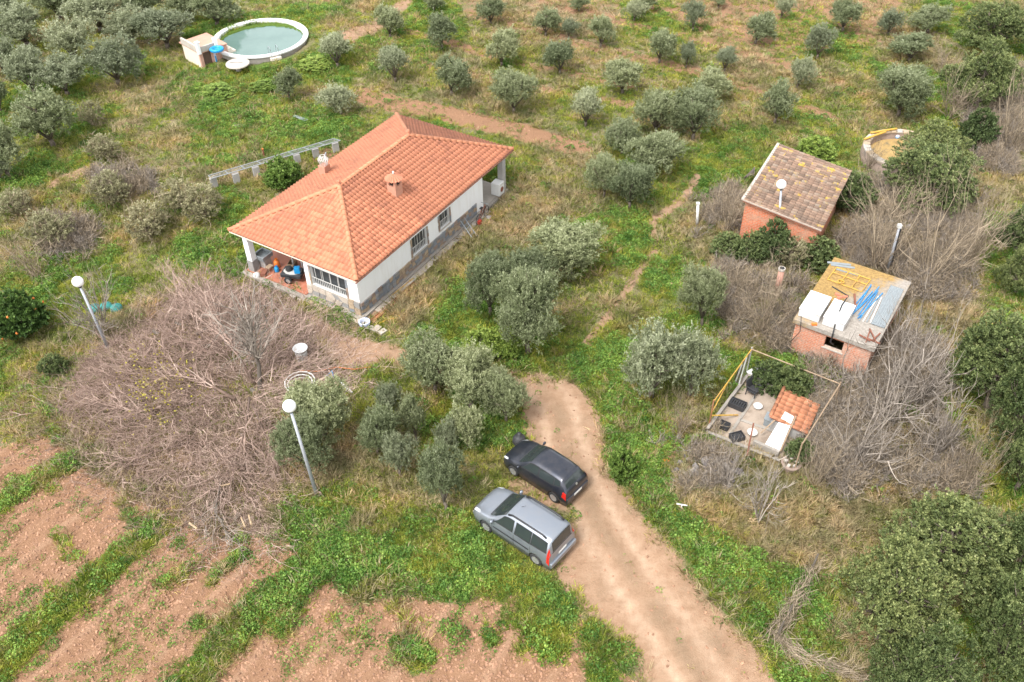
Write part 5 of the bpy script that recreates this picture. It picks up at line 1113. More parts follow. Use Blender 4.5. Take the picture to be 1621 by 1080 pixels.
# ------------------------------------------------------------------ slab with pole enclosure
P0 = W(1118.8,683.3,.15); P1 = W(1182,598.6,.15); P2 = W(1286,643,.15); P3 = W(1234.5,729,.15)
base = Vector((P0.x, P0.y, 0)); 
slab = thing('concrete_pad', 'bare concrete slab of the small enclosure with low kerbs', 'slab', base)
L = [(q - base) for q in (P0,P1,P2,P3)]
MB().prism([(q.x,q.y) for q in (L[0],L[3],L[2],L[1])], -.2, .12).build('slab', surf('slab_floor', (.33,.265,.21), .95, .3, 1.5, .4, .02, stain=(.22,.17,.13), stain_amt=.5), slab)
def kerb(a, b, h=.14, w=.14, mat=None, z=.12): 
    d = b - a; c = (a+b)/2; return MB().cbox((c.x,c.y,z+h/2-.002),(d.length,w,h), rz=math.atan2(d.y,d.x)).build('kerb', mat or MT['concrete'], slab)
flat = lambda q: Vector((q.x,q.y,0))
kerb(flat(L[0]), flat(L[1]), .25); kerb(flat(L[1]), flat(L[2]), .3); kerb(flat(L[0]).lerp(flat(L[3]),.02), flat(L[3]), .06)
mk = lambda px,py: flat(W(px,py,.12)-base)
kerb(mk(1155,688), mk(1195,628), .05); kerb(mk(1172,665), mk(1226,684), .05); kerb(mk(1192,704), mk(1232,722), .3)
enc = thing('pole_enclosure', 'frame of rusty yellow poles and posts round the slab', 'frame', base); Zf = 1.75
F = [W(1129.5,636,Zf)-base, W(1189.8,553,Zf)-base, W(1330,608,Zf)-base, W(1269.5,704,Zf)-base]
for i, (a, b, m_) in enumerate(((F[0],F[1],'yellow'),(F[1],F[2],'timber_tan'),(F[2],F[3],'timber_tan'))): MB().tube([a,b], .03, 6).build('rail', MT[m_], enc)
for q, m_ in zip(F, ('rust_strip','grey_block','timber_tan','timber_tan')): MB().tube([(q.x,q.y,-.1), q+Vector((0,0,.12))], .035, 6).build('post', MT[m_], enc)
MB().tube([F[0]+Vector((0,0,-.8)), F[0].lerp(F[1],.38)], .028, 6).build('brace', MT['yellow'], enc); MB().tube([F[0]+Vector((.05,0,-.9)), W(1168,657,.2)-base], .035, 6).build('brace', MT['yellow'], enc); MB().tube([W(1182,724,.1)-base, W(1193,670,1.4)-base], .035, 6).build('prop', MT['rust'], enc); MB().tube([W(1204,686,.4)-base, W(1230,662,1.0)-base], .035, 6).build('prop', MT['timber_tan'], enc)
for i in range(5): MB().tube([W(1162-i*2+8,618-i*4,.1)-base+Vector((0,0,0)), W(1186-i*4,560+i*6,1.6)-base], .03, 5).build('slat', MT['white_dirty'] if i % 2 else MT['grey_wood'], enc)
# oven with little tiled roof
kA, kB, kD = W(1217,655,.9), W(1267,690,.75), W(1240,617,.9)   # left-front, right-front(ish), back-left
OM, OX = frame_from(W(1218,662,.95), W(1240,617,.95)); 
oven = thing('brick_oven', 'small outdoor oven with orange tile roof on the slab', 'oven', OM.translation, OM.to_euler().z)
oy = -1.75; MB().box((.1,oy+.1,.1),(OX-.1,-.1,.78)).build('body', MT['grey_block'], oven)
od = MB().add([(0,0,.98),(OX,0,.98),(OX,oy,.74),(0,oy,.74),(0,0,1.02),(OX,0,1.02),(OX,oy,.78),(0,oy,.78)], [(0,1,2,3),(4,7,6,5),(0,4,5,1),(1,5,6,2),(2,6,7,3),(3,7,4,0)]); orf = od.build('roof', MT['under_tile'], oven)
BO = tile_mesh('tile', surf('oven_tile', (.40,.165,.085), .75, .2, 1.5, .12, rnd=.15), OX/7, 1.8/5)
for c in range(7):
    for r in range(5):
        y = oy + (-oy)*r/5; z = .79 + .24*r/5; o = obj('tile', BO, orf); o.matrix_local = Matrix.Translation((OX*(c+.5)/7, y, z)) @ Matrix.Rotation(math.atan2(.24,-oy), 4, 'X')
for i in range(5):
    o = obj('ridge_tile', barrel('ridge_tile', .2, OX/5, BO.materials[0]), orf); o.matrix_local = Matrix.Translation((OX*(i+1)/5, -.02, 1.05)) @ Matrix.Rotation(math.pi/2, 4, 'Z')
t = thing('plasterboard_sheet', 'large cracked white panel leaning on the oven roof', 'panel', W(1233,690,.1)); b0 = t.location.copy(); c4 = [W(1211,704,.28)-b0, W(1233,716,.28)-b0, W(1257,660,1.14)-b0, W(1243,652,1.16)-b0]
q = MB(); n_ = (c4[1]-c4[0]).cross(c4[3]-c4[0]).normalized()*.03; q.add(c4+[p_+n_ for p_ in c4], [(3,2,1,0),(4,5,6,7),(0,1,5,4),(1,2,6,5),(2,3,7,6),(3,0,4,7)]); q.build('panel', MT['white_paint'], t)
MB().tube([c4[1]+Vector((.05,0,.05)), c4[2]+Vector((.08,0,.05))], .035, 5).build('batten', MT['timber_tan'], t)
t = thing('metal_bin', 'grey metal sheet box at the left foot of the oven', 'box', W(1222,672,.12), OM.to_euler().z); MB().box((-.25,-.35,0),(.25,.35,.4)).build('box', MT['galv'], t); MB().box((-.28,-.38,.402),(.28,.38,.43)).build('lid', MT['galv'], t)
def crate(label, px, py, sx, sy, h, rz):
    t = thing('black_crate', label, 'crate', W(px,py,.125), rz); MB().box((-sx/2,-sy/2,0),(sx/2,sy/2,.03)).build('bottom', MT['plastic_black'], t)
    for a in (-1,1):
        for k in range(3): MB().box((-sx/2, a*sy/2-.015, .04+k*h/3), (sx/2, a*sy/2+.015, .02+(k+1)*h/3)).build('slat', MT['plastic_black'], t)
        for k in range(3): MB().box((a*sx/2-.013, -sy/2+.017, .04+k*h/3), (a*sx/2+.013, sy/2-.017, .02+(k+1)*h/3)).build('slat', MT['plastic_black'], t)
    n = 6
    for k in range(n): MB().box((-sx/2+.03+(sx-.06)*k/n, -sy/2+.03, h-.06), (-sx/2+.03+(sx-.06)*(k+.6)/n, sy/2-.03, h-.03)).build('top_slat', MT['plastic_black'], t)
crate('large flat black plastic crate in the middle of the slab', 1167,644,.75,.45,.28,-.6); crate('small black plastic crate at the left of the slab', 1146,677,.45,.35,.25,-.6); crate('black plastic crate at the front edge of the slab', 1166,695,.6,.4,.25,.3)
t = thing('black_chair', 'tipped black plastic armchair in the back corner of the slab', 'chair', W(1191,624,.13), .8); MB().cbox((0,0,.32),(.5,.5,.05)).build('seat', MT['plastic_black'], t); MB().cbox((0,.27,.6),(.5,.05,.55), rx=-.2).build('backrest', MT['plastic_black'], t)
for a in (-.22,.22):
    for b in (-.22,.22): MB().tube([(a*1.1,b*1.1,0),(a,b,.32)], .025, 5).build('leg', MT['plastic_black'], t)
    MB().cbox((a*1.15,0,.52),(.06,.5,.04)).build('armrest', MT['plastic_black'], t)
def basin(label, px, py, r, h, mat='white_paint', z=.125, name='white_basin', cat='basin'):
    t = thing(name, label, cat, W(px,py,z)); MB().lathe([(r*.75,0),(r*.95,h*.8),(r*1.05,h),(r*.98,h*.99),(r*.88,h*.75),(r*.7,h*.2),(0,h*.18)], 20).build('bowl', MT[mat], t, True); return t
basin('white round basin standing in the middle of the slab', 1199,646,.21,.16,'white_dirty'); basin('white round basin at the front of the slab by the prop', 1190,688,.23,.18,'white_dirty')
t = thing('white_sack', 'crumpled white sheet hanging behind the slab corner', 'sheet', W(1197,590,.3)); MB().add([(-.5,0,.1),(0,.15,.3),(.6,0,.15),(.5,-.2,-.05),(0,-.3,.05),(-.4,-.2,.0)], [(0,4,1),(1,4,2),(2,4,3),(0,5,4)]).build('cloth', MT['white_dirty'], t)
t = thing('stone_planter', 'round stone ring planter at the front corner of the slab', 'planter', W(1251,738)); MB().lathe([(.42,-.1),(.45,.22),(.34,.24),(.32,.1),(0,.1)], 14).build('ring', STONE[3], t); [MB().cbox((.25*math.cos(a),.25*math.sin(a),.24),(.16,.12,.1), rz=a).build('stone', MT['stone_white'], t) for a in (0,1.3,2.6,4,5.2)]
# rubble heap
rk = []; MT['dull_clay'] = surf('dull_clay', (.26,.15,.11), .9, .25, 4, .3)
for k in range(4):
    bm = bmesh.new(); bmesh.ops.create_icosphere(bm, subdivisions=1, radius=.5)
    for v in bm.verts: v.co = Vector((v.co.x*1.2, v.co.y, v.co.z*.7))*random.uniform(.7,1.2)
    me = bpy.data.meshes.new('stone'); bm.to_mesh(me); bm.free(); me.materials.append(surf('rubble_pale', (.22,.20,.185), .9, .3, 3, .4, rnd=.25) if k % 2 else surf('rubble', (.12,.105,.10), .9, .3, 3, .4, rnd=.25)); rk.append(me)
def rubble(label, px, py, n, rad, s0, s1, seed):
    rr = np.random.default_rng(seed); c = W(px,py); t = thing('rubble_heap', label, 'rubble', c)
    for i in range(n):
        a = rr.uniform(0,6.28); q = rad*math.sqrt(rr.random()); o = obj('stone', rk[i%4], t, (q*math.cos(a)*1.3, q*math.sin(a), .25*(1-q/rad)+.05)); s = rr.uniform(s0,s1); o.scale = (s,s,s); o.rotation_euler = rr.uniform(0,3,3)
rubble('dark heap of broken stones in front of the slab', 1120,745,46,1.2,.2,.6,1); rubble('loose stones along the house wall by the far porch', 745,338,22,1.1,.15,.4,2); rubble('pale stones at the foot of the tank wall', 1398,300,12,.6,.2,.45,3); rubble('low row of grey stones in the brown thicket', 1440,355,20,1.2,.25,.55,4)
# ------------------------------------------------------------------ round water tank (right)
tc = W(1432,238,.7); tr = (W(1432,238,.7)-W(1368,238,.7)).length
tank = thing('water_tank', 'old round stone tank with yellow scum, half behind an evergreen', 'tank', (tc.x,tc.y,0))
MB().lathe([(tr+.08,-.3),(tr,.72),(tr-.38,.74),(tr-.42,.1)], 40, cap=False).build('wall', surf('tank_stone', (.33,.25,.205), .9, .35, 3, .5, .03, stain=(.22,.18,.15), stain_amt=.4), tank)
for i in range(36): a = 6.283*i/36; o = obj('coping_stone', MB().box((-.2,-.20,0),(.2,.24,.09)).mesh('coping_stone', random.choice([MT['stone_white'], STONE[4], STONE[2]])), tank, ((tr-.2)*math.cos(a),(tr-.2)*math.sin(a),.742), a+1.5708); o.scale = (tr*.43,1,1)
MB().lathe([(0,.3),(tr-.41,.3)], 40).build('water', surf('tank_scum', (.40,.27,.11), .4, .25, 1.2, .1, stain=(.16,.14,.09), stain_amt=.35), tank)
for i, (a, b, lab) in enumerate((((1378,211),(1420,203),'yellow plank lying behind the round tank rim'), ((1368,221),(1402,208),'second yellow plank crossing the tank rim'))):
    p, q = W(*a,.9), W(*b,.95); m_ = (p+q)/2; t = thing('yellow_plank', lab, 'plank', m_); d = q-p; MB().cbox((0,0,0),(d.length,.16,.06), rz=math.atan2(d.y,d.x)).build('plank', MT['yellow'], t)
t = thing('blue_ball', 'small blue float on the rim of the round stone tank', 'ball', W(1421,217,.9)); MB().lathe([(0,-.14),(.1,-.1),(.14,0),(.1,.1),(0,.14)], 12).build('ball', MT['pale_blue'], t, True); MB().lathe([(.141,-.02),(.143,.02)],12).build('band', MT['bright_blue'], t)
# ------------------------------------------------------------------ pool
ZP = .85
pl = np.array([W(*q, ZP)[:2] for q in ((334.4,65),(347.4,51.8),(383.6,33.7),(432.8,28),(461.3,33.7),(487.3,48),(488,57),(471.7,73.8),(438,85.5),(394,90.7),(357.7,88))])
Aq = np.c_[2*pl, np.ones(len(pl))]; sq = np.linalg.lstsq(Aq, (pl**2).sum(1), rcond=None)[0]; pc = sq[:2]; PR = float(math.sqrt(sq[2] + pc @ pc))
pool = thing('round_pool', 'large round raised swimming pool with white rim and murky green water', 'pool', (pc[0],pc[1],0))
MB().lathe([(PR-.08,-.6),(PR-.08,ZP-.1)], 72, cap=False).build('wall', MT['concrete'], pool, True)
MB().lathe([(PR-.1,ZP-.1),(PR,ZP-.1),(PR,ZP),(PR-.38,ZP+.005),(PR-.42,ZP-.06),(PR-.42,ZP-.6)], 72, cap=False).build('rim', MT['white_paint'], pool)
MB().lathe([(0,ZP-.28),(PR-.425,ZP-.28)], 72).build('water', MT['water'], pool)
def pq(px, py, z): q = W(px,py,z); return Vector((q.x-pc[0], q.y-pc[1], z))
a_ = pq(424,82,ZP); b_ = pq(436,79,ZP); out = Vector((a_.x+b_.x, a_.y+b_.y, 0)).normalized(); sd_ = Vector((-out.y,out.x,0))
st = obj('steps', None, pool, out*(PR-.02), math.atan2(out.y,out.x)-math.pi/2)
for k in range(4): MB().box((-.42,.28*k+.003,.0),(.42,.28*(k+1),ZP-.22*(k+1)+.05)).build('tread', MT['cream'], st)
for s_ in (-.3,.3): MB().tube([(s_,.15,ZP-.2),(s_,.1,ZP+.55),(s_,-.35,ZP+.6),(s_,-.62,ZP+.3),(s_,-.62,ZP-.5)], .025, 6).build('handrail', MT['galv'], st)
# changing hut beside the pool
pt = lambda px,py,z: W(px,py,z)
AM, AX = frame_from(pt(322,111,0), pt(352,100,0)); ann = thing('pool_house', 'low pump room with terrace and white parapet at the pool side', 'pump room', AM.translation, AM.to_euler().z); AX = 2.4; AY = 2.6; ZT = 1.3
MB().box((0,0,-.3),(.25,.2,ZT)).box((.95,0,-.3),(AX,.2,ZT)).box((.25,0,1.35),(.95,.2,ZT)).build('wall', surf('pink_stucco', (.50,.30,.235), .9, .25, 3, .3, stain=(.36,.17,.12), stain_amt=.4), ann)
MB().box((0,.2,-.3),(.2,AY,ZT)).build('wall', MT['cream'], ann); MB().box((AX-.2,.2,-.3),(AX,AY,ZT)).build('wall', MT['chim'], ann)
MB().box((.25,.08,-.3),(.95,.13,1.35)).build('door', surf('door_dark', (.10,.06,.045), .7, .2, 4, .2), ann)
MB().box((-.03,-.05,ZT+.003),(AX+.05,AY+.4,ZT+.08)).build('terrace', surf('pool_terrace', (.47,.27,.20), .8, .15, 2, .1), ann)
MB().box((-.05,-.07,ZT+.083),(.12,AY,ZT+.55)).build('parapet', MT['stone_white'], ann); MB().box((.123,-.07,ZT+.083),(1.5,.08,ZT+.5)).build('parapet', MT['stone_white'], ann)
MB().cbox((.02,0,ZT+.45),(.24,.24,.9)).build('pier', MT['white_wall'], ann); MB().cbox((.02,0,ZT+.93),(.32,.32,.06)).build('pier_cap', MT['white_wall'], ann); MB().cbox((1.5,0,ZT+.42),(.26,.26,.8)).build('pier', MT['white_wall'], ann)
MB().box((1.15,-.04,.3),(1.32,-.003,1.3)).build('blue_pipe', MT['pale_blue'], ann); MB().box((1.18,-.05,.1),(1.29,-.004,.75)).build('blue_panel', MT['bright_blue'], ann)
for k in range(4): MB().box((AX+.003+.32*k,-.1,-.2),(AX+.32*(k+1),.9,ZT-.3*(k+1))).build('step', MT['cream'], ann)
t = thing('blue_pool_float', 'bright blue inflatable ring lying on the pool terrace', 'ring', pt(343,78,ZT+.2)); tm = MB(); 
tm.lathe([(.42+.14*math.cos(a),.12*math.sin(a)) for a in np.linspace(0,6.283,9)], 20); tm.build('ring', MT['bright_blue'], t, True)
t = thing('stone_table', 'round cracked white table lying low below the pool', 'table', pt(379,113,.2)); MB().lathe([(.85,.55),(.92,.6),(.9,.68),(0,.72)], 26).build('top', MT['stone_white'], t); MB().lathe([(.28,-.1),(.2,.5),(.3,.55)], 12).build('pedestal', MT['concrete'], t); MB().box((-.6,-.02,.715),(.4,.02,.724)).build('crack', MT['black'], t)
# ------------------------------------------------------------------ trellis behind the house
tb = W(340,300); tres = thing('low_trellis', 'long ladder like metal frame on concrete blocks behind the house', 'trellis', tb)
ra, rb_ = W(334.5,283,.8)-tb, W(539,222.5,.8)-tb; fa, fb = W(329.7,278.2,.8)-tb, W(528,219.5,.8)-tb
MT['dull_metal'] = surf('dull_metal', (.27,.28,.28), .6, .2, 4, .1, metal=.3)
for a, b in ((ra,rb_),(fa,fb)): MB().tube([a,b], .035, 5).build('rail', MT['dull_metal'], tres)
for k in range(9): u = k/8; MB().tube([ra.lerp(rb_,u), fa.lerp(fb,u)], .025, 5).build('crossbar', MT['galv'], tres)
wm = MB()
for k in range(60): u = (k+.5)/60; wm.tube([ra.lerp(rb_,u)-Vector((0,0,.02)), fa.lerp(fb,u)-Vector((0,0,.02))], .008, 3, False)
for j in (.25,.5,.75): wm.tube([ra.lerp(fa,j)-Vector((0,0,.02)), rb_.lerp(fb,j)-Vector((0,0,.02))], .008, 3, False)
wm.build('wire_mesh', MT['dull_metal'], tres)
rz_ = math.atan2((rb_-ra).y, (rb_-ra).x)
for px_, py_ in ((341,298),(376,290.5),(407.5,280),(472,260),(501,250),(532.6,241)):
    q = W(px_,py_)-tb; MB().cbox((q.x,q.y,.36),(.42,.2,.78), rz=rz_).build('block', MT['grey_block'], tres)
# ------------------------------------------------------------------ lamps
def lamp(label, top, base, h):
    b = W(*base); tp = W(*top, b.z+h) - b; t = thing('lamp_post', label, 'lamp', b); r = .27
    d = tp.normalized(); MB().tube([(0,0,-.2), tp - d*.2], [.085,.055], 10).build('pole', MT['post_grey'], t, True)
    MB().tube([tp - d*.36, tp - d*.24], [.07,.13], 10).build('collar', MT['trim'], t)
    prof = [(r*math.sin(a), -r*math.cos(a)) for a in np.linspace(.25, math.pi, 12)]; prof[-1] = (0, r); g = MB().lathe(prof, 20, tuple(tp)).build('globe', MT['globe'], t, True); MB().tube([(0,0,-.05),(0,0,.06)], .16, 10).build('base_plate', MT['concrete'], t); return t
lamp('lamp post with white globe at the far left end of the brush heap', (123,446), (171,550), 4.25); lamp('lamp post with white globe standing in grass beside the brush heap', (458,643), (502,784), 5.5); 
b3 = W(1231,392); lamp('lamp post with white globe in front of the tiled shed', (1237,292), (1231,392), hgt(b3, 1231, 292))

# ------------------------------------------------------------------ cars
def pchip(xs, ys, q):
    xs = np.array(xs, float); ys = np.array(ys, float); h = np.diff(xs); dl = np.diff(ys)/h; m = np.zeros(len(xs)); m[0], m[-1] = dl[0], dl[-1]
    for i in range(1, len(xs)-1): m[i] = 0 if dl[i-1]*dl[i] <= 0 else 2*dl[i-1]*dl[i]/(dl[i-1]+dl[i])
    i = np.clip(np.searchsorted(xs, q)-1, 0, len(h)-1); t = (q-xs[i])/h[i]
    return (1+2*t)*(1-t)**2*ys[i] + t*(1-t)**2*h[i]*m[i] + t*t*(3-2*t)*ys[i+1] + t*t*(t-1)*h[i]*m[i+1]
class Car:
    def __init__(s, tab, wheels, wr, zb=.2):
        s.t = np.array(sorted(tab)); s.w = wheels; s.wr = wr; s.zb = zb; s.c = {}
    def sec(s, x):
        k = round(float(x), 5)
        if k in s.c: return s.c[k]
        g = [float(pchip(s.t[:,0], s.t[:,j], np.array(x))) for j in range(1,8)]; wm, zm, wb, zbl, we, ze, zt = g
        arch = max([math.sqrt(max(0, (s.wr+.06)**2-(x-a)**2)) + s.wr - .02 if abs(x-a) < s.wr+.06 else 0 for a in s.w]); zlo = max(s.zb, arch)
        zlo = min(zlo, zbl-.08); zm2 = max(zm, zlo+.05); zm2 = min(zm2, zbl-.03)
        s.c[k] = [(0,s.zb),(wm*.62,s.zb),(wm*.63,zlo+.005),(wm-.03 if zlo <= s.zb else wm-.005,zlo),(wm,zm2),(wb,zbl),(we,ze),(we*.62,ze+(zt-ze)*.72),(0,zt)]
        return s.c[k]
    def P(s, x, S):
        sg = 1
        if S > 8: S = 16-S; sg = -1
        q = s.sec(x); i = min(int(S), 7); f = S-i; return Vector((x, sg*(q[i][0]*(1-f)+q[i+1][0]*f), q[i][1]*(1-f)+q[i+1][1]*f))
    def n(s, x, S):
        a = s.P(x+.02, S)-s.P(x-.02, S); b = s.P(x, min(S+.05,15.99))-s.P(x, S-.05); v = b.cross(a); v.normalize(); c = s.P(x,S)-Vector((x,0,.7)); return v if v.dot(c) > 0 else -v
    def body(s):
        st = set(np.linspace(s.t[0,0], s.t[-1,0], 46)); 
        for a in s.w:
            for k in np.linspace(-1,1,13): st.add(a + (s.wr+.06)*k)
        for v in s.t[:,0]: st.add(v)
        st = sorted(x for x in st if s.t[0,0] <= x <= s.t[-1,0]); st = [x for i, x in enumerate(st) if i == 0 or x - st[i-1] > .008]
        mb = MB(); V = []; ns = 17
        for x in st:
            for j in range(ns): V.append(s.P(x, float(j)))
        F = []; m_ = []
        for i in range(len(st)-1):
            for j in range(ns-1): F.append((i*ns+j, i*ns+j+1, (i+1)*ns+j+1, (i+1)*ns+j)); m_.append(1 if j < 3 or j > 12 else 0)
        F.append(tuple(range(ns-1,-1,-1))); m_.append(0); F.append(tuple((len(st)-1)*ns+j for j in range(ns))); m_.append(0)
        mb.v = [tuple(v) for v in V]; mb.f = F; mb.m = m_; return mb
    def panel(s, cs, off=.008, nu=8, nv=6, mirror=False):
        """cs: four (x,S) corners; a thin plate lying on the body"""
        mb = MB(); V = []
        for i in range(nu+1):
            for j in range(nv+1):
                u, v = i/nu, j/nv; x = (cs[0][0]*(1-u)+cs[1][0]*u)*(1-v)+(cs[3][0]*(1-u)+cs[2][0]*u)*v; S = (cs[0][1]*(1-u)+cs[1][1]*u)*(1-v)+(cs[3][1]*(1-u)+cs[2][1]*u)*v
                if mirror: S = 16-S
                V.append(s.P(x,S) + s.n(x,S)*off)
        F = [(i*(nv+1)+j, (i+1)*(nv+1)+j, (i+1)*(nv+1)+j+1, i*(nv+1)+j+1) for i in range(nu) for j in range(nv)]
        c = sum(V, Vector())/len(V); a, b, d = V[F[0][0]], V[F[0][1]], V[F[0][3]]
        if (b-a).cross(d-a).dot(c-Vector((c.x*.9,0,.7))) < 0: F = [f[::-1] for f in F]
        mb.add(V, F); return mb
def wheel(parent, x, y, r, w, sd, spokes):
    t = obj('wheel', None, parent, (x,y,r))
    MB().lathe([(r*.62,-w/2),(r*.9,-w/2),(r*.985,-w*.36),(r,-w*.2),(r,w*.2),(r*.985,w*.36),(r*.9,w/2),(r*.62,w/2)], 28, axis='Y', cap=False).build('tyre', MT['rubber'], t, True)
    yo = sd*w*.42; m = MB(); m.lathe([(r*.69, yo-.012),(r*.69,yo+.012),(r*.6,yo+.014),(r*.58,yo-.02)], 28, axis='Y', cap=False)
    for k in range(spokes):
        a = 2*math.pi*k/spokes; m.cbox((r*.36*math.cos(a), yo, r*.36*math.sin(a)), (.01,.01,.01))
        d = Vector((math.cos(a),0,math.sin(a))); n = Vector((-math.sin(a),0,math.cos(a)))*r*.075; y_ = Vector((0,yo,0)); q = Vector((0,sd*.012,0))
        m.add([d*r*.1-n+y_+q, d*r*.1+n+y_+q, d*r*.62+n*1.3+y_+q, d*r*.62-n*1.3+y_+q, d*r*.1-n+y_-q, d*r*.1+n+y_-q, d*r*.62+n*1.3+y_-q, d*r*.62-n*1.3+y_-q], [(0,1,2,3),(7,6,5,4),(0,4,5,1),(1,5,6,2),(2,6,7,3),(3,7,4,0)])
    m.lathe([(.0,yo+sd*.022),(r*.16,yo+sd*.014)] if sd > 0 else [(r*.16,yo+sd*.014),(0,yo+sd*.022)], 12, axis='Y'); m.build('rim', MT['rim'], t)
    MB().lathe([(r*.63,sd*w*.15),(0,sd*w*.15)] if sd < 0 else [(0,sd*w*.15),(r*.63,sd*w*.15)], 20, axis='Y').build('brake_disc', MT['trim'], t)
def place_car(t, front, rear, yw):   # ground contact of the two near side wheels
    f, r = W(*front), W(*rear); d = (f-r); d.z = 0; d.normalize(); lf = Vector((-d.y,d.x,0)); mid = (f+r)/2 - lf*yw; t.location = (mid.x, mid.y, (f.z+r.z)/2 + .02); t.rotation_euler = (0,0,math.atan2(d.y,d.x)); t.location = t.location + d*.08; t.scale = (.955,.97,1)
def patch(car, t, name, cs, mat, off=.008, both=True, parent=None, nu=8, nv=6):
    if name == 'side_window': patch(car, t, 'window_trim', [(cs[0][0]+.035,cs[0][1]-.09),(cs[1][0]-.035,cs[1][1]-.09),(cs[2][0]-.03,cs[2][1]+.07),(cs[3][0]+.03,cs[3][1]+.07)], MT['black'], .004)
    o = car.panel(cs, off, nu, nv).build(name, mat, parent or t, True)
    if both: car.panel(cs, off, nu, nv, True).build(name, mat, parent or t, True)
    return o
def seam(car, t, cs, both=True): patch(car, t, 'door_seam', cs, MT['trim'], .003, both, None, 2, 6)
# grey family van
van = thing('parked_van', 'silver grey family van with roof rails parked on the track edge', 'van')
vt = [(2.28,.62,.42,.56,.56,.42,.60,.62),(2.20,.75,.46,.70,.70,.56,.76,.79),(2.0,.85,.50,.80,.86,.66,.93,.96),(1.6,.895,.55,.86,.97,.74,1.03,1.07),(1.22,.905,.55,.885,1.03,.78,1.10,1.15),(.98,.905,.55,.89,1.05,.77,1.21,1.27),(.36,.905,.55,.89,1.08,.685,1.63,1.70),(.1,.905,.55,.89,1.09,.68,1.69,1.765),(-.8,.905,.55,.89,1.10,.685,1.71,1.79),(-1.7,.905,.55,.885,1.10,.67,1.69,1.77),(-1.94,.895,.55,.875,1.10,.66,1.65,1.72),(-2.06,.885,.55,.865,1.00,.66,1.10,1.12),(-2.10,.87,.5,.84,.86,.64,.92,.93)]
vc = Car(vt, (1.365,-1.365), .325, .21)
vb = vc.body().build('body', [MT['van_paint'], MT['trim']], van, True)
patch(vc, van, 'windscreen', [(1.16,6.12),(1.16,9.88),(.40,9.86),(.40,6.14)], MT['dark_glass'], .008, False, None, 14, 8)
patch(vc, van, 'rear_window', [(-1.965,6.25),(-1.965,9.75),(-2.05,9.8),(-2.05,6.2)], MT['dark_glass'], .010, False, None, 12, 6)
for cs in ([(.93,5.12),(-.08,5.12),(-.08,5.90),(.42,5.90)], [(-.24,5.10),(-1.02,5.10),(-1.02,5.90),(-.24,5.90)], [(-1.10,5.12),(-1.86,5.18),(-1.82,5.86),(-1.10,5.90)]): patch(vc, van, 'side_window', cs, MT['dark_glass'])
for x in (1.02,-.16,-1.06): seam(vc, van, [(x,3.4),(x-.02,3.4),(x-.02,5.05),(x,5.05)])
seam(vc, van, [(1.0,3.35),(-1.0,3.35),(-1.0,3.42),(1.0,3.42)])
for x in (.12,-.42): patch(vc, van, 'door_handle', [(x,4.80),(x-.2,4.80),(x-.2,4.88),(x,4.88)], MT['van_paint'], .03, True, None, 2, 2)
patch(vc, van, 'side_moulding', [(.95,4.25),(-1.0,4.25),(-1.0,4.40),(.95,4.40)], MT['trim'], .012, True, None, 6, 2)
patch(vc, van, 'headlight', [(2.16,5.0),(1.72,5.1),(1.80,5.85),(2.12,5.8)], MT['lamp_glass'], .008)
patch(vc, van, 'tail_light', [(-2.075,3.95),(-1.93,4.2),(-1.96,5.6),(-2.05,5.6)], MT['tail'], .012)
patch(vc, van, 'wiper_cowl', [(1.22,6.2),(1.22,9.8),(1.16,9.8),(1.16,6.2)], MT['trim'], .009, False, None, 10, 2)
o = bevel(MB().box((-2.2,-.86,.36),(-2.07,.86,.62)).build('rear_bumper', MT['van_paint'], van), .04, 3); bevel(MB().box((2.12,-.70,.26),(2.31,.70,.50)).build('front_bumper', MT['van_paint'], van), .06, 3); MB().box((2.22,-.42,.30),(2.318,.42,.44)).build('grille', MT['trim'], van)
MB().box((-2.112,-.26,.70),(-2.102,.26,.82)).build('number_plate', MT['plate'], van)
patch(vc, van, 'tailgate_seam', [(-2.055,6.0),(-2.055,10.0),(-2.065,10.0),(-2.065,6.0)], MT['trim'], .006, False, None, 12, 1)
for s_ in (1,-1): MB().tube([vc.P(x, 6.3 if s_ > 0 else 9.7) + Vector((0,0,.085 if -1.55 < x < .15 else .01)) for x in np.linspace(.3,-1.7,10)], .045, 6).build('roof_rail', MT['black'], van, True); 
for s_ in (1,-1):
    m = obj('mirror', None, van, (.93, s_*1.0, 1.12)); MB().lathe([(0,-.09),(.07,-.07),(.095,0),(.07,.07),(0,.09)], 10).build('shell', MT['van_paint'], m, True).scale = (.8,1.1,1.1); MB().cbox((0,-s_*.09,-.05),(.06,.14,.05)).build('arm', MT['trim'], m)
MB().tube([(.1,0,1.76),(-.15,0,2.0)], .008, 4).build('aerial', MT['trim'], van)
for x in (1.365,-1.365):
    for s_ in (1,-1): wheel(van, x, s_*.80, .325, .2, s_, 9)
MB().box((-1.9,-.5,.21),(1.9,.5,.4)).build('underbody', MT['trim'], van)
place_car(van, (769.3,841.7), (853.1,898.3), .86)
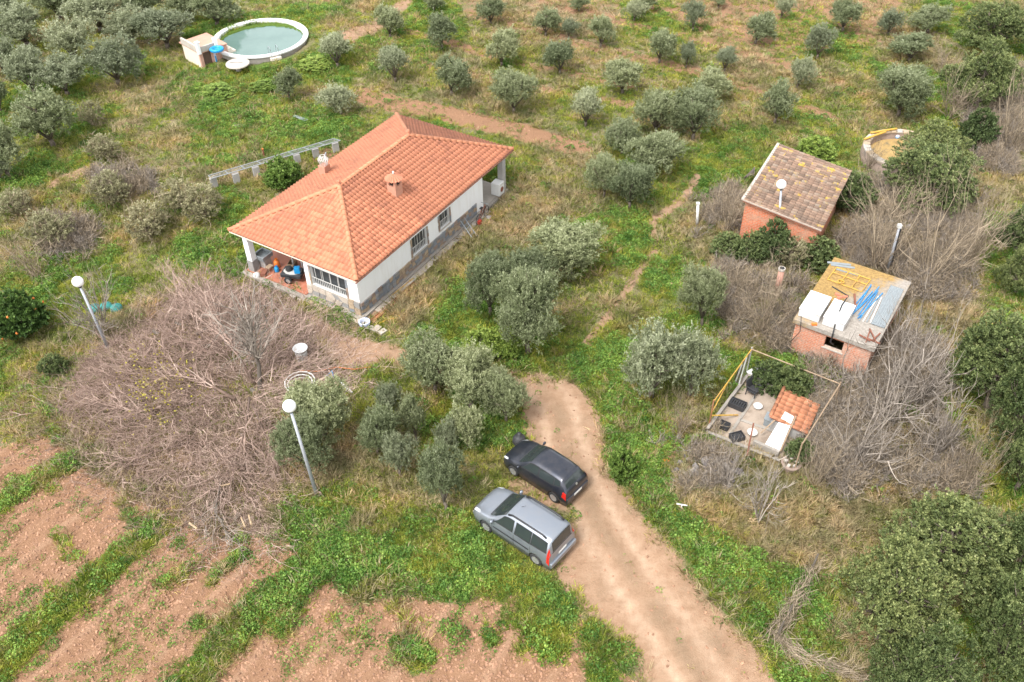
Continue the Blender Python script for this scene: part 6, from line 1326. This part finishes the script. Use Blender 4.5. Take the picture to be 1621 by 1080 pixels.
# dark hatchback
hat = thing('parked_car', 'dark blue grey hatchback parked beside the van on the dirt track', 'car')
ht = [(2.03,.52,.40,.47,.54,.38,.58,.60),(1.95,.69,.43,.63,.64,.50,.69,.71),(1.7,.80,.48,.74,.76,.60,.81,.84),(1.3,.835,.52,.79,.88,.68,.93,.96),(1.0,.84,.52,.80,.92,.70,.98,1.02),(.28,.84,.52,.80,.94,.60,1.36,1.41),(0,.84,.52,.80,.95,.595,1.41,1.465),(-.8,.84,.52,.80,.97,.59,1.41,1.465),(-1.46,.84,.52,.795,.98,.575,1.36,1.42),(-1.58,.84,.52,.79,.98,.575,1.30,1.34),(-1.83,.82,.52,.77,.95,.61,1.01,1.04),(-1.92,.79,.50,.74,.84,.58,.90,.92),(-1.95,.75,.46,.70,.70,.56,.74,.75)]
hc = Car(ht, (1.235,-1.235), .305, .19)
hc.body().build('body', [MT['car_paint'], MT['trim']], hat, True)
patch(hc, hat, 'windscreen', [(.97,6.12),(.97,9.88),(.31,9.86),(.31,6.14)], MT['dark_glass'], .008, False, None, 14, 8)
patch(hc, hat, 'rear_window', [(-1.60,6.2),(-1.60,9.8),(-1.81,9.8),(-1.81,6.2)], MT['dark_glass'], .008, False, None, 12, 6)
for cs in ([(.74,5.10),(-.22,5.12),(-.22,5.88),(.30,5.88)], [(-.30,5.12),(-1.14,5.16),(-1.10,5.86),(-.30,5.88)], [(-1.20,5.2),(-1.52,5.45),(-1.42,5.84),(-1.16,5.86)]): patch(hc, hat, 'side_window', cs, MT['dark_glass'])
for x in (.86,-.26,-1.17): seam(hc, hat, [(x,3.4),(x-.02,3.4),(x-.02,5.05),(x,5.05)])
for x in (-.14,-.94): patch(hc, hat, 'door_handle', [(x,4.72),(x-.18,4.72),(x-.18,4.80),(x,4.80)], MT['car_paint'], .03, True, None, 2, 2)
patch(hc, hat, 'headlight', [(1.96,4.9),(1.58,5.05),(1.66,5.6),(1.92,5.5)], MT['lamp_glass'], .008)
patch(hc, hat, 'tail_light', [(-1.925,4.2),(-1.70,4.4),(-1.74,5.1),(-1.89,5.1)], MT['tail'], .012)
patch(hc, hat, 'wiper_cowl', [(1.03,6.2),(1.03,9.8),(.97,9.8),(.97,6.2)], MT['trim'], .009, False, None, 10, 2)
patch(hc, hat, 'spoiler', [(-1.50,6.1),(-1.50,9.9),(-1.585,9.9),(-1.585,6.1)], MT['car_paint'], .03, False, None, 12, 2)
bevel(MB().box((-2.0,-.76,.30),(-1.90,.76,.62)).build('rear_bumper', MT['car_paint'], hat), .04, 3); bevel(MB().box((1.90,-.62,.24),(2.05,.62,.46)).build('front_bumper', MT['car_paint'], hat), .05, 3)
MB().box((-2.012,-.26,.50),(-2.002,.26,.61)).build('number_plate', MT['plate'], hat); MB().lathe([(0,-.006),(.06,-.004),(.06,.004)],14,axis='Z').build('badge', MT['rim'], hat).matrix_local = Matrix.Translation(hc.P(-1.88,8)+Vector((-.02,0,.01))) @ Matrix.Rotation(-1.1,4,'Y')
for s_ in (1,-1):
    m = obj('mirror', None, hat, (.80, s_*.92, .99)); MB().lathe([(0,-.08),(.06,-.06),(.085,0),(.06,.06),(0,.08)], 10).build('shell', MT['car_paint'], m, True).scale = (.8,1.2,.9); MB().cbox((0,-s_*.08,-.04),(.05,.12,.04)).build('arm', MT['trim'], m)
MB().tube([(-1.2,0,1.41),(-1.32,0,1.56)], .008, 4).build('aerial', MT['trim'], hat)
for x in (1.235,-1.235):
    for s_ in (1,-1): wheel(hat, x, s_*.735, .305, .19, s_, 10)
MB().box((-1.7,-.45,.19),(1.7,.45,.36)).build('underbody', MT['trim'], hat)
place_car(hat, (811.5,753.4), (880.8,799.1), .80); hat.scale = (.92,.97,1)
t = thing('black_bin_bag', 'dark knotted bin bag standing beside the hatchback bonnet', 'bag', W(822,703)); MB().lathe([(.05,-.03),(.26,.02),(.33,.2),(.3,.4),(.2,.55),(.07,.62),(.1,.72),(0,.74)], 11).build('bag', MT['plastic_black'], t, True)

# ------------------------------------------------------------------ things round the house
def ht_(name, label, cat, x, y, z=.245, rz=0, group=None): return thing(name, label, cat, hw(x,y,z), HRZ+rz, group)
t = ht_('garden_trailer', 'small dark trailer cart with tarp and blue load on the terrace', 'trailer', .95, 5.6, .245, 1.9)
bevel(MB().box((-.6,-.4,.28),(.6,.4,.52)).build('tub', MT['trim'], t), .05, 2); MB().lathe([(.0,.62),(.3,.6),(.48,.52),(.5,.5)], 12).build('tarp', surf('tarp_grey', (.35,.34,.32), .8, .3, 5, .3), t, True).scale = (1.1,.75,1)
for s_ in (-1,1): w_ = obj('wheel', None, t, (.1,s_*.5,.22)); MB().lathe([(.13,-.07),(.21,-.07),(.22,0),(.21,.07),(.13,.07)], 16, axis='Y', cap=False).build('tyre', MT['rubber'], w_, True); MB().lathe([(0,.06),(.13,.05)] if s_ > 0 else [(.13,-.05),(0,-.06)], 14, axis='Y').build('rim', MT['rim'], w_)
MB().tube([(-.6,0,.35),(-1.1,0,.4),(-1.2,0,.8)], .03, 6).build('handle', MT['rust'], t); MB().cbox((-.35,.1,.72),(.3,.3,.32), rz=.3).build('blue_can', MT['bright_blue'], t); MB().lathe([(.16,.5),(.22,.6),(.16,.75),(.05,.78)], 10, (.15,.05,.05)).build('coiled_hose', MT['rubber'], t)
def bottle(label, x, y, mat, r=.15, h=.5):
    t = ht_('gas_bottle', label, 'gas bottle', x, y); MB().lathe([(r*.9,0),(r,.04),(r,h*.7),(r*.75,h*.86),(r*.3,h*.92),(r*.3,h)], 16).build('body', mat, t, True); MB().lathe([(r*.55,h*.88),(r*.55,h*1.08),(r*.5,h*1.08),(r*.5,h*.88)], 12).build('collar', mat, t); return t
bottle('orange gas bottle beside the terrace column', 1.25, 7.1, MT['orange'], .17, .55); bottle('small blue gas bottle next to the orange one', .95, 6.85, MT['bright_blue'], .13, .35)
t = ht_('stone_sink', 'grey outdoor sink on a stand behind the terrace column', 'sink', 1.05, 7.85); MB().box((-.25,-.3,0),(.25,.3,.6)).build('stand', MT['grey_block'], t); MB().box((-.4,-.4,.603),(.4,.4,.66)).box((-.4,-.4,.66),(-.34,.4,.85)).box((.34,-.4,.66),(.4,.4,.85)).box((-.34,-.4,.66),(.34,-.34,.85)).box((-.34,.34,.66),(.34,.4,.85)).build('basin', MT['galv'], t)
t = ht_('garden_table', 'white table with a dark saw on the terrace', 'table', 2.3, 6.0); MB().box((-.6,-.4,.70),(.6,.4,.74)).build('top', MT['white_dirty'], t); [MB().box((a-.03,b-.03,0),(a+.03,b+.03,.697)).build('leg', MT['white_dirty'], t) for a in (-.54,.54) for b in (-.34,.34)]
t = ht_('bench_saw', 'dark machine standing on the white terrace table', 'machine', 2.3, 6.0, .99); MB().lathe([(.2,0),(.24,.12),(.12,.22),(.05,.25)], 12).build('motor', MT['plastic_black'], t, True); MB().tube([(.1,0,.2),(.35,.1,.3)], .03, 6).build('handle', MT['rust'], t)
t = ht_('laundry_pile', 'heap of white bags and cloth against the terrace wall', 'bags', 1.6, 4.5); [MB().lathe([(.0,-.02),(.25,0),(.3,.2),(.2,.42),(0,.5)], 9, (q*.3,.1*q,.25*(q%2))).build('bag', MT['white_dirty'], t, True) for q in (-2,-1,0,1)]
t = ht_('cardboard_box', 'open brown cardboard box in the middle of the terrace', 'box', 1.7, 6.35, .245, .4); MB().box((-.25,-.2,0),(.25,.2,.02)).box((-.25,-.2,.02),(-.235,.2,.35)).box((.235,-.2,.02),(.25,.2,.35)).box((-.235,-.2,.02),(.235,-.185,.35)).box((-.235,.185,.02),(.235,.2,.35)).build('box', MT['timber_tan'], t); MB().cbox((-.33,0,.35),(.2,.4,.01)).build('flap', MT['timber_tan'], t)
t = ht_('wooden_stool', 'little wooden stool near the gas bottles', 'stool', .8, 7.25); MB().box((-.2,-.15,.28),(.2,.15,.31)).build('seat', MT['timber'], t); [MB().box((a-.02,b-.02,0),(a+.02,b+.02,.278)).build('leg', MT['timber'], t) for a in (-.17,.17) for b in (-.12,.12)]
t = ht_('white_sack', 'white sack with junk outside the terrace column', 'sack', .1, 7.6, .05); MB().lathe([(.2,0),(.24,.1),(.2,.28),(.1,.36),(0,.37)], 7).build('sack', MT['white_dirty'], t, True); MB().cbox((.3,-.3,.2),(.5,.3,.35), rz=.4).build('junk', MT['rust'], t)
t = ht_('washing_machine', 'white washing machine standing in the far porch', 'washing machine', 14.05, .42, .225, .05); bevel(MB().box((-.3,-.3,.02),(.3,.3,.86)).build('body', MT['white_paint'], t), .02); o = MB().lathe([(.17,.0),(.17,.03),(.13,.035),(0,.035)], 18).build('door', MT['rust'], t); o.location = (0,-.30,.42); o.rotation_euler = (math.pi/2,0,0); MB().box((-.28,-.306,.72),(.28,-.302,.84)).build('control_panel', MT['white_dirty'], t)
t = ht_('ladder', 'aluminium ladder leaning low against the long house wall', 'ladder', 9.9, -.15, .02, 0); 
for s_ in (-.2,.2): MB().tube([(s_-.4,-.75,.02),(s_,.42,.75)], .025, 5).build('stile', MT['galv'], t)
for k in range(6): u = (k+.5)/6; MB().tube([(-.6+.4*u,-.75+1.17*u,.02+.73*u),(-.2+.4*u,-.75+1.17*u,.02+.73*u)], .018, 5).build('rung', MT['galv'], t)
t = ht_('bicycle', 'old dark bicycle lying against the wall near the far porch', 'bicycle', 11.4, -.15, .02, .1)
for x in (-.5,.5): MB().tube([(x+.32*math.cos(a),0,.33+.32*math.sin(a)) for a in np.linspace(0,6.283,21)], .022, 5, False).build('wheel', MT['rubber'], t); 
for a, b in (((-.5,0,.33),(-.1,0,.75)),((-.1,0,.75),(.38,0,.8)),((-.05,0,.32),(.38,0,.8)),((-.05,0,.32),(-.1,0,.75)),((.5,0,.33),(.36,0,.95)),((-.5,0,.33),(-.05,0,.32))): MB().tube([a,b], .022, 5).build('tube', MT['rust'], t)
MB().cbox((-.12,0,.9),(.24,.12,.06)).build('saddle', MT['black'], t); MB().tube([(.34,-.26,.98),(.36,0,.95),(.34,.26,.98)], .018, 5).build('handlebar', MT['galv'], t)
t = ht_('red_canister', 'red fuel canister near the bicycle at the wall', 'canister', 10.9, -.25, .0); bevel(MB().box((-.14,-.09,0),(.14,.09,.3)).build('body', MT['red'], t), .03); MB().tube([(-.08,0,.3),(-.08,0,.36),(.06,0,.36),(.06,0,.3)], .015, 5).build('handle', MT['red'], t)
t = ht_('plastic_crate', 'pale blue round plastic tub at the near house corner', 'tub', -.05, -.15, 0); MB().lathe([(.2,0),(.27,.3),(.31,.32),(.24,.31),(.18,.06),(0,.06)], 14).build('tub', MT['pale_blue'], t); [MB().cbox((.27*math.cos(a),.27*math.sin(a),.26),(.06,.16,.14), rz=a).build('lug', MT['pale_blue'], t) for a in np.linspace(0,5.5,8)]
t = ht_('drain_channel', 'rusty open gutter board along the long house wall', 'board', 2.0, -.32, .02, -.02); MB().box((-1.7,-.14,0),(2.2,.14,.03)).box((-1.7,-.14,.03),(2.2,-.11,.09)).box((-1.7,.11,.03),(2.2,.14,.09)).build('trough', MT['rust_strip'], t)
t = ht_('yellow_batten', 'thin yellow batten lying along the stone base of the house', 'batten', 3.6, .05, .05, -.06); MB().box((-.9,-.03,0),(.9,.03,.05)).build('batten', MT['yellow'], t)
t = ht_('yellow_hose', 'short yellow hose in the grass at the near house corner', 'hose', .55, -.8, .05); MB().tube([(-.1,.1,0),(.4,-.15,.03),(.7,-.5,.03),(1.0,-.45,.02)], .035, 6).build('hose', MT['yellow'], t)
t = thing('house_footing', 'broken pale stone footing strip along the house front', 'kerb', hw(.1,2.2), HRZ)
for k in range(16): MB().cbox((-.12+random.uniform(-.12,.1), -2.3+.4*k-1.2, .04), (random.uniform(.3,.5), random.uniform(.28,.38), random.uniform(.12,.22)), rz=random.uniform(-.3,.3)).build('stone', random.choice([STONE[4], MT['stone_white'], STONE[2]]), t)
t = thing('wall_footing', 'pale concrete apron strip along the long house wall', 'kerb', hw(6.5,-.05), HRZ)
for k in range(18): MB().cbox((-5.0+.62*k, .08+random.uniform(-.05,.05), .03), (.6, .42+random.uniform(-.1,.1), .12), rz=random.uniform(-.05,.05)).build('slab', random.choice([MT['concrete'], STONE[4], MT['stone_white']]), t)
# ------------------------------------------------------------------ loose things on the ground
basin('white dish on a drum at the right edge of the brush heap', 476,556,.36,.22, z=.55)
o = [q for q in C.objects if q.get('label','').startswith('white dish')][0]; MB().lathe([(.3,-.6),(.3,0)], 14).build('drum', MT['white_dirty'], o)
t = thing('hose_coil', 'white coiled pipe between lamp olive and brush heap', 'hose', W(477,610)); MB().tube([((.42+.01*i)*math.cos(a),(.42+.01*i)*math.sin(a),.06+.006*i) for i, a in enumerate(np.linspace(0,18,40))], .035, 5).build('coil', MT['white_dirty'], t)
t = thing('folded_trestle', 'bright blue folded metal frame lying in the twigs', 'frame', W(524,596)); [MB().tube([a,b], .035, 5).build('bar', MT['bright_blue'], t) for a, b in (((-.3,-.15,.1),(.2,-.2,.12)),((-.3,-.15,.1),(.06,.28,.2)),((.2,-.2,.12),(.06,.28,.2)))]; t.scale = (.8,.8,.8)
t = thing('orange_cable', 'orange cable lying across the twigs by the blue frame', 'cable', W(545,590)); MB().tube([(-2.2,.1,.1),(-1.3,.0,.12),(-.4,.25,.15),(.5,.1,.12),(1.3,.3,.08)], .02, 5).build('cable', MT['orange'], t)
t = thing('white_pipe', 'white plastic pipes lying behind the lamp olive', 'pipe', W(549,612)); [MB().tube([(-.5+.1*k,.5-.1*k,.08),(.15+.1*k,-.5,.06)], .04, 6).build('tube', MT['white_dirty'], t) for k in range(3)]
t = thing('green_net', 'teal netting bundle at the back of the brush heap', 'net', W(185,490)); [MB().lathe([(0,-.05),(.35,.02),(.3,.22),(0,.3)], 9, (.6*k,.15*(k%2),0)).build('bundle', MT['teal'], t, True) for k in (-2,-1,0)]
t = thing('metal_sheet', 'thin white metal strip lying in the lawn behind the house', 'strip', W(476,190), -.6); MB().box((-.65,-.14,.14),(.65,.14,.17)).build('strip', MT['galv'], t)
t = thing('wooden_stake', 'short orange topped stake standing behind the trellis', 'stake', W(418,247)); MB().tube([(0,0,-.1),(0,0,.5)], .06, 6).build('stake', MT['rust'], t); MB().tube([(0,0,.5),(0,0,.56)], .065, 6).build('tip', MT['orange'], t)
t = thing('tap_stand', 'white T shaped pipe stand in weeds beside the track', 'pipe', W(1078,808)); MB().tube([(0,0,-.1),(0,0,.35)], .028, 6).build('stem', MT['white_paint'], t); MB().tube([(-.22,.06,.37),(.22,-.04,.37)], .028, 6).build('crossbar', MT['white_dirty'], t)
for i, (px_, py_, s_, lab) in enumerate(((1162,490,.35,'white broken slab in scrub right of the bushy olive'),(1066,452,.5,'flat orange stone slab beside the footpath'),(377,200,.6,'pale grey bush stump heap in the lawn behind the house'),(1055,730,.2,'small orange shard in the green beside the track'),(188,520,.2,'white shard at the back of the brush heap'),(1230,780,.4,'reddish log piece behind the pale leafless tree'),(1505,370,.5,'grey boulder in the leafless thicket'))):
    t = thing('loose_stone', lab, 'stone', W(px_,py_)); o = obj('stone', rk[i%4].copy(), t, (0,0,.06)); o.scale = (s_*1.4,s_,s_*.5); o.data.materials.clear(); o.data.materials.append([MT['white_dirty'],surf('peach_stone',(.45,.27,.18),.9,.2,3,.2),MT['stone_white'],MT['orange'],MT['white_dirty'],MT['rust'],MT['stone_white']][i])
# dead brush fence along the bottom right track
fence = thing('brush_fence', 'tumbledown fence of grey dead brush beside the lower track', 'fence', W(1232,1000)); b0 = fence.location.copy(); rf = np.random.default_rng(9)
def fence_run(pl, n, h):
    q = [W(*p_) - b0 for p_ in pl]; mb = MB()
    for i in range(n):
        u = rf.random()*(len(q)-1); k = min(int(u), len(q)-2); p = q[k].lerp(q[k+1], u-k); d = (q[k+1]-q[k]).normalized(); p = p + Vector((rf.normal(0,.14), rf.normal(0,.14), h*rf.random()**1.2)); dd = (d*rf.choice([-1,1]) + Vector((rf.normal(0,.4), rf.normal(0,.4), rf.normal(.05,.35)))).normalized(); L = rf.uniform(.3,.9)
        m_ = p + dd*L*.5 + Vector(rf.normal(0,.05,3)); mb.tube([p, m_, m_+(dd+Vector(rf.normal(0,.3,3))).normalized()*L*.5], [.011,.009,.005], 3, False)
    return mb
fence_run([(1283,905),(1262,950),(1242,985),(1228,1012)], 420, .7).build('brush_panel', MT['tan_wood'], fence); fence_run([(1228,1012),(1262,1040),(1330,1065),(1400,1095)], 520, .35).build('brush_panel', MT['tan_wood'], fence)
for a in ((1283,906),(1243,985),(1229,1012)): q = W(*a)-b0; MB().tube([q, q+Vector((.08,.05,1.15))], [.06,.035], 6).build('stake', MT['grey_wood'], fence)
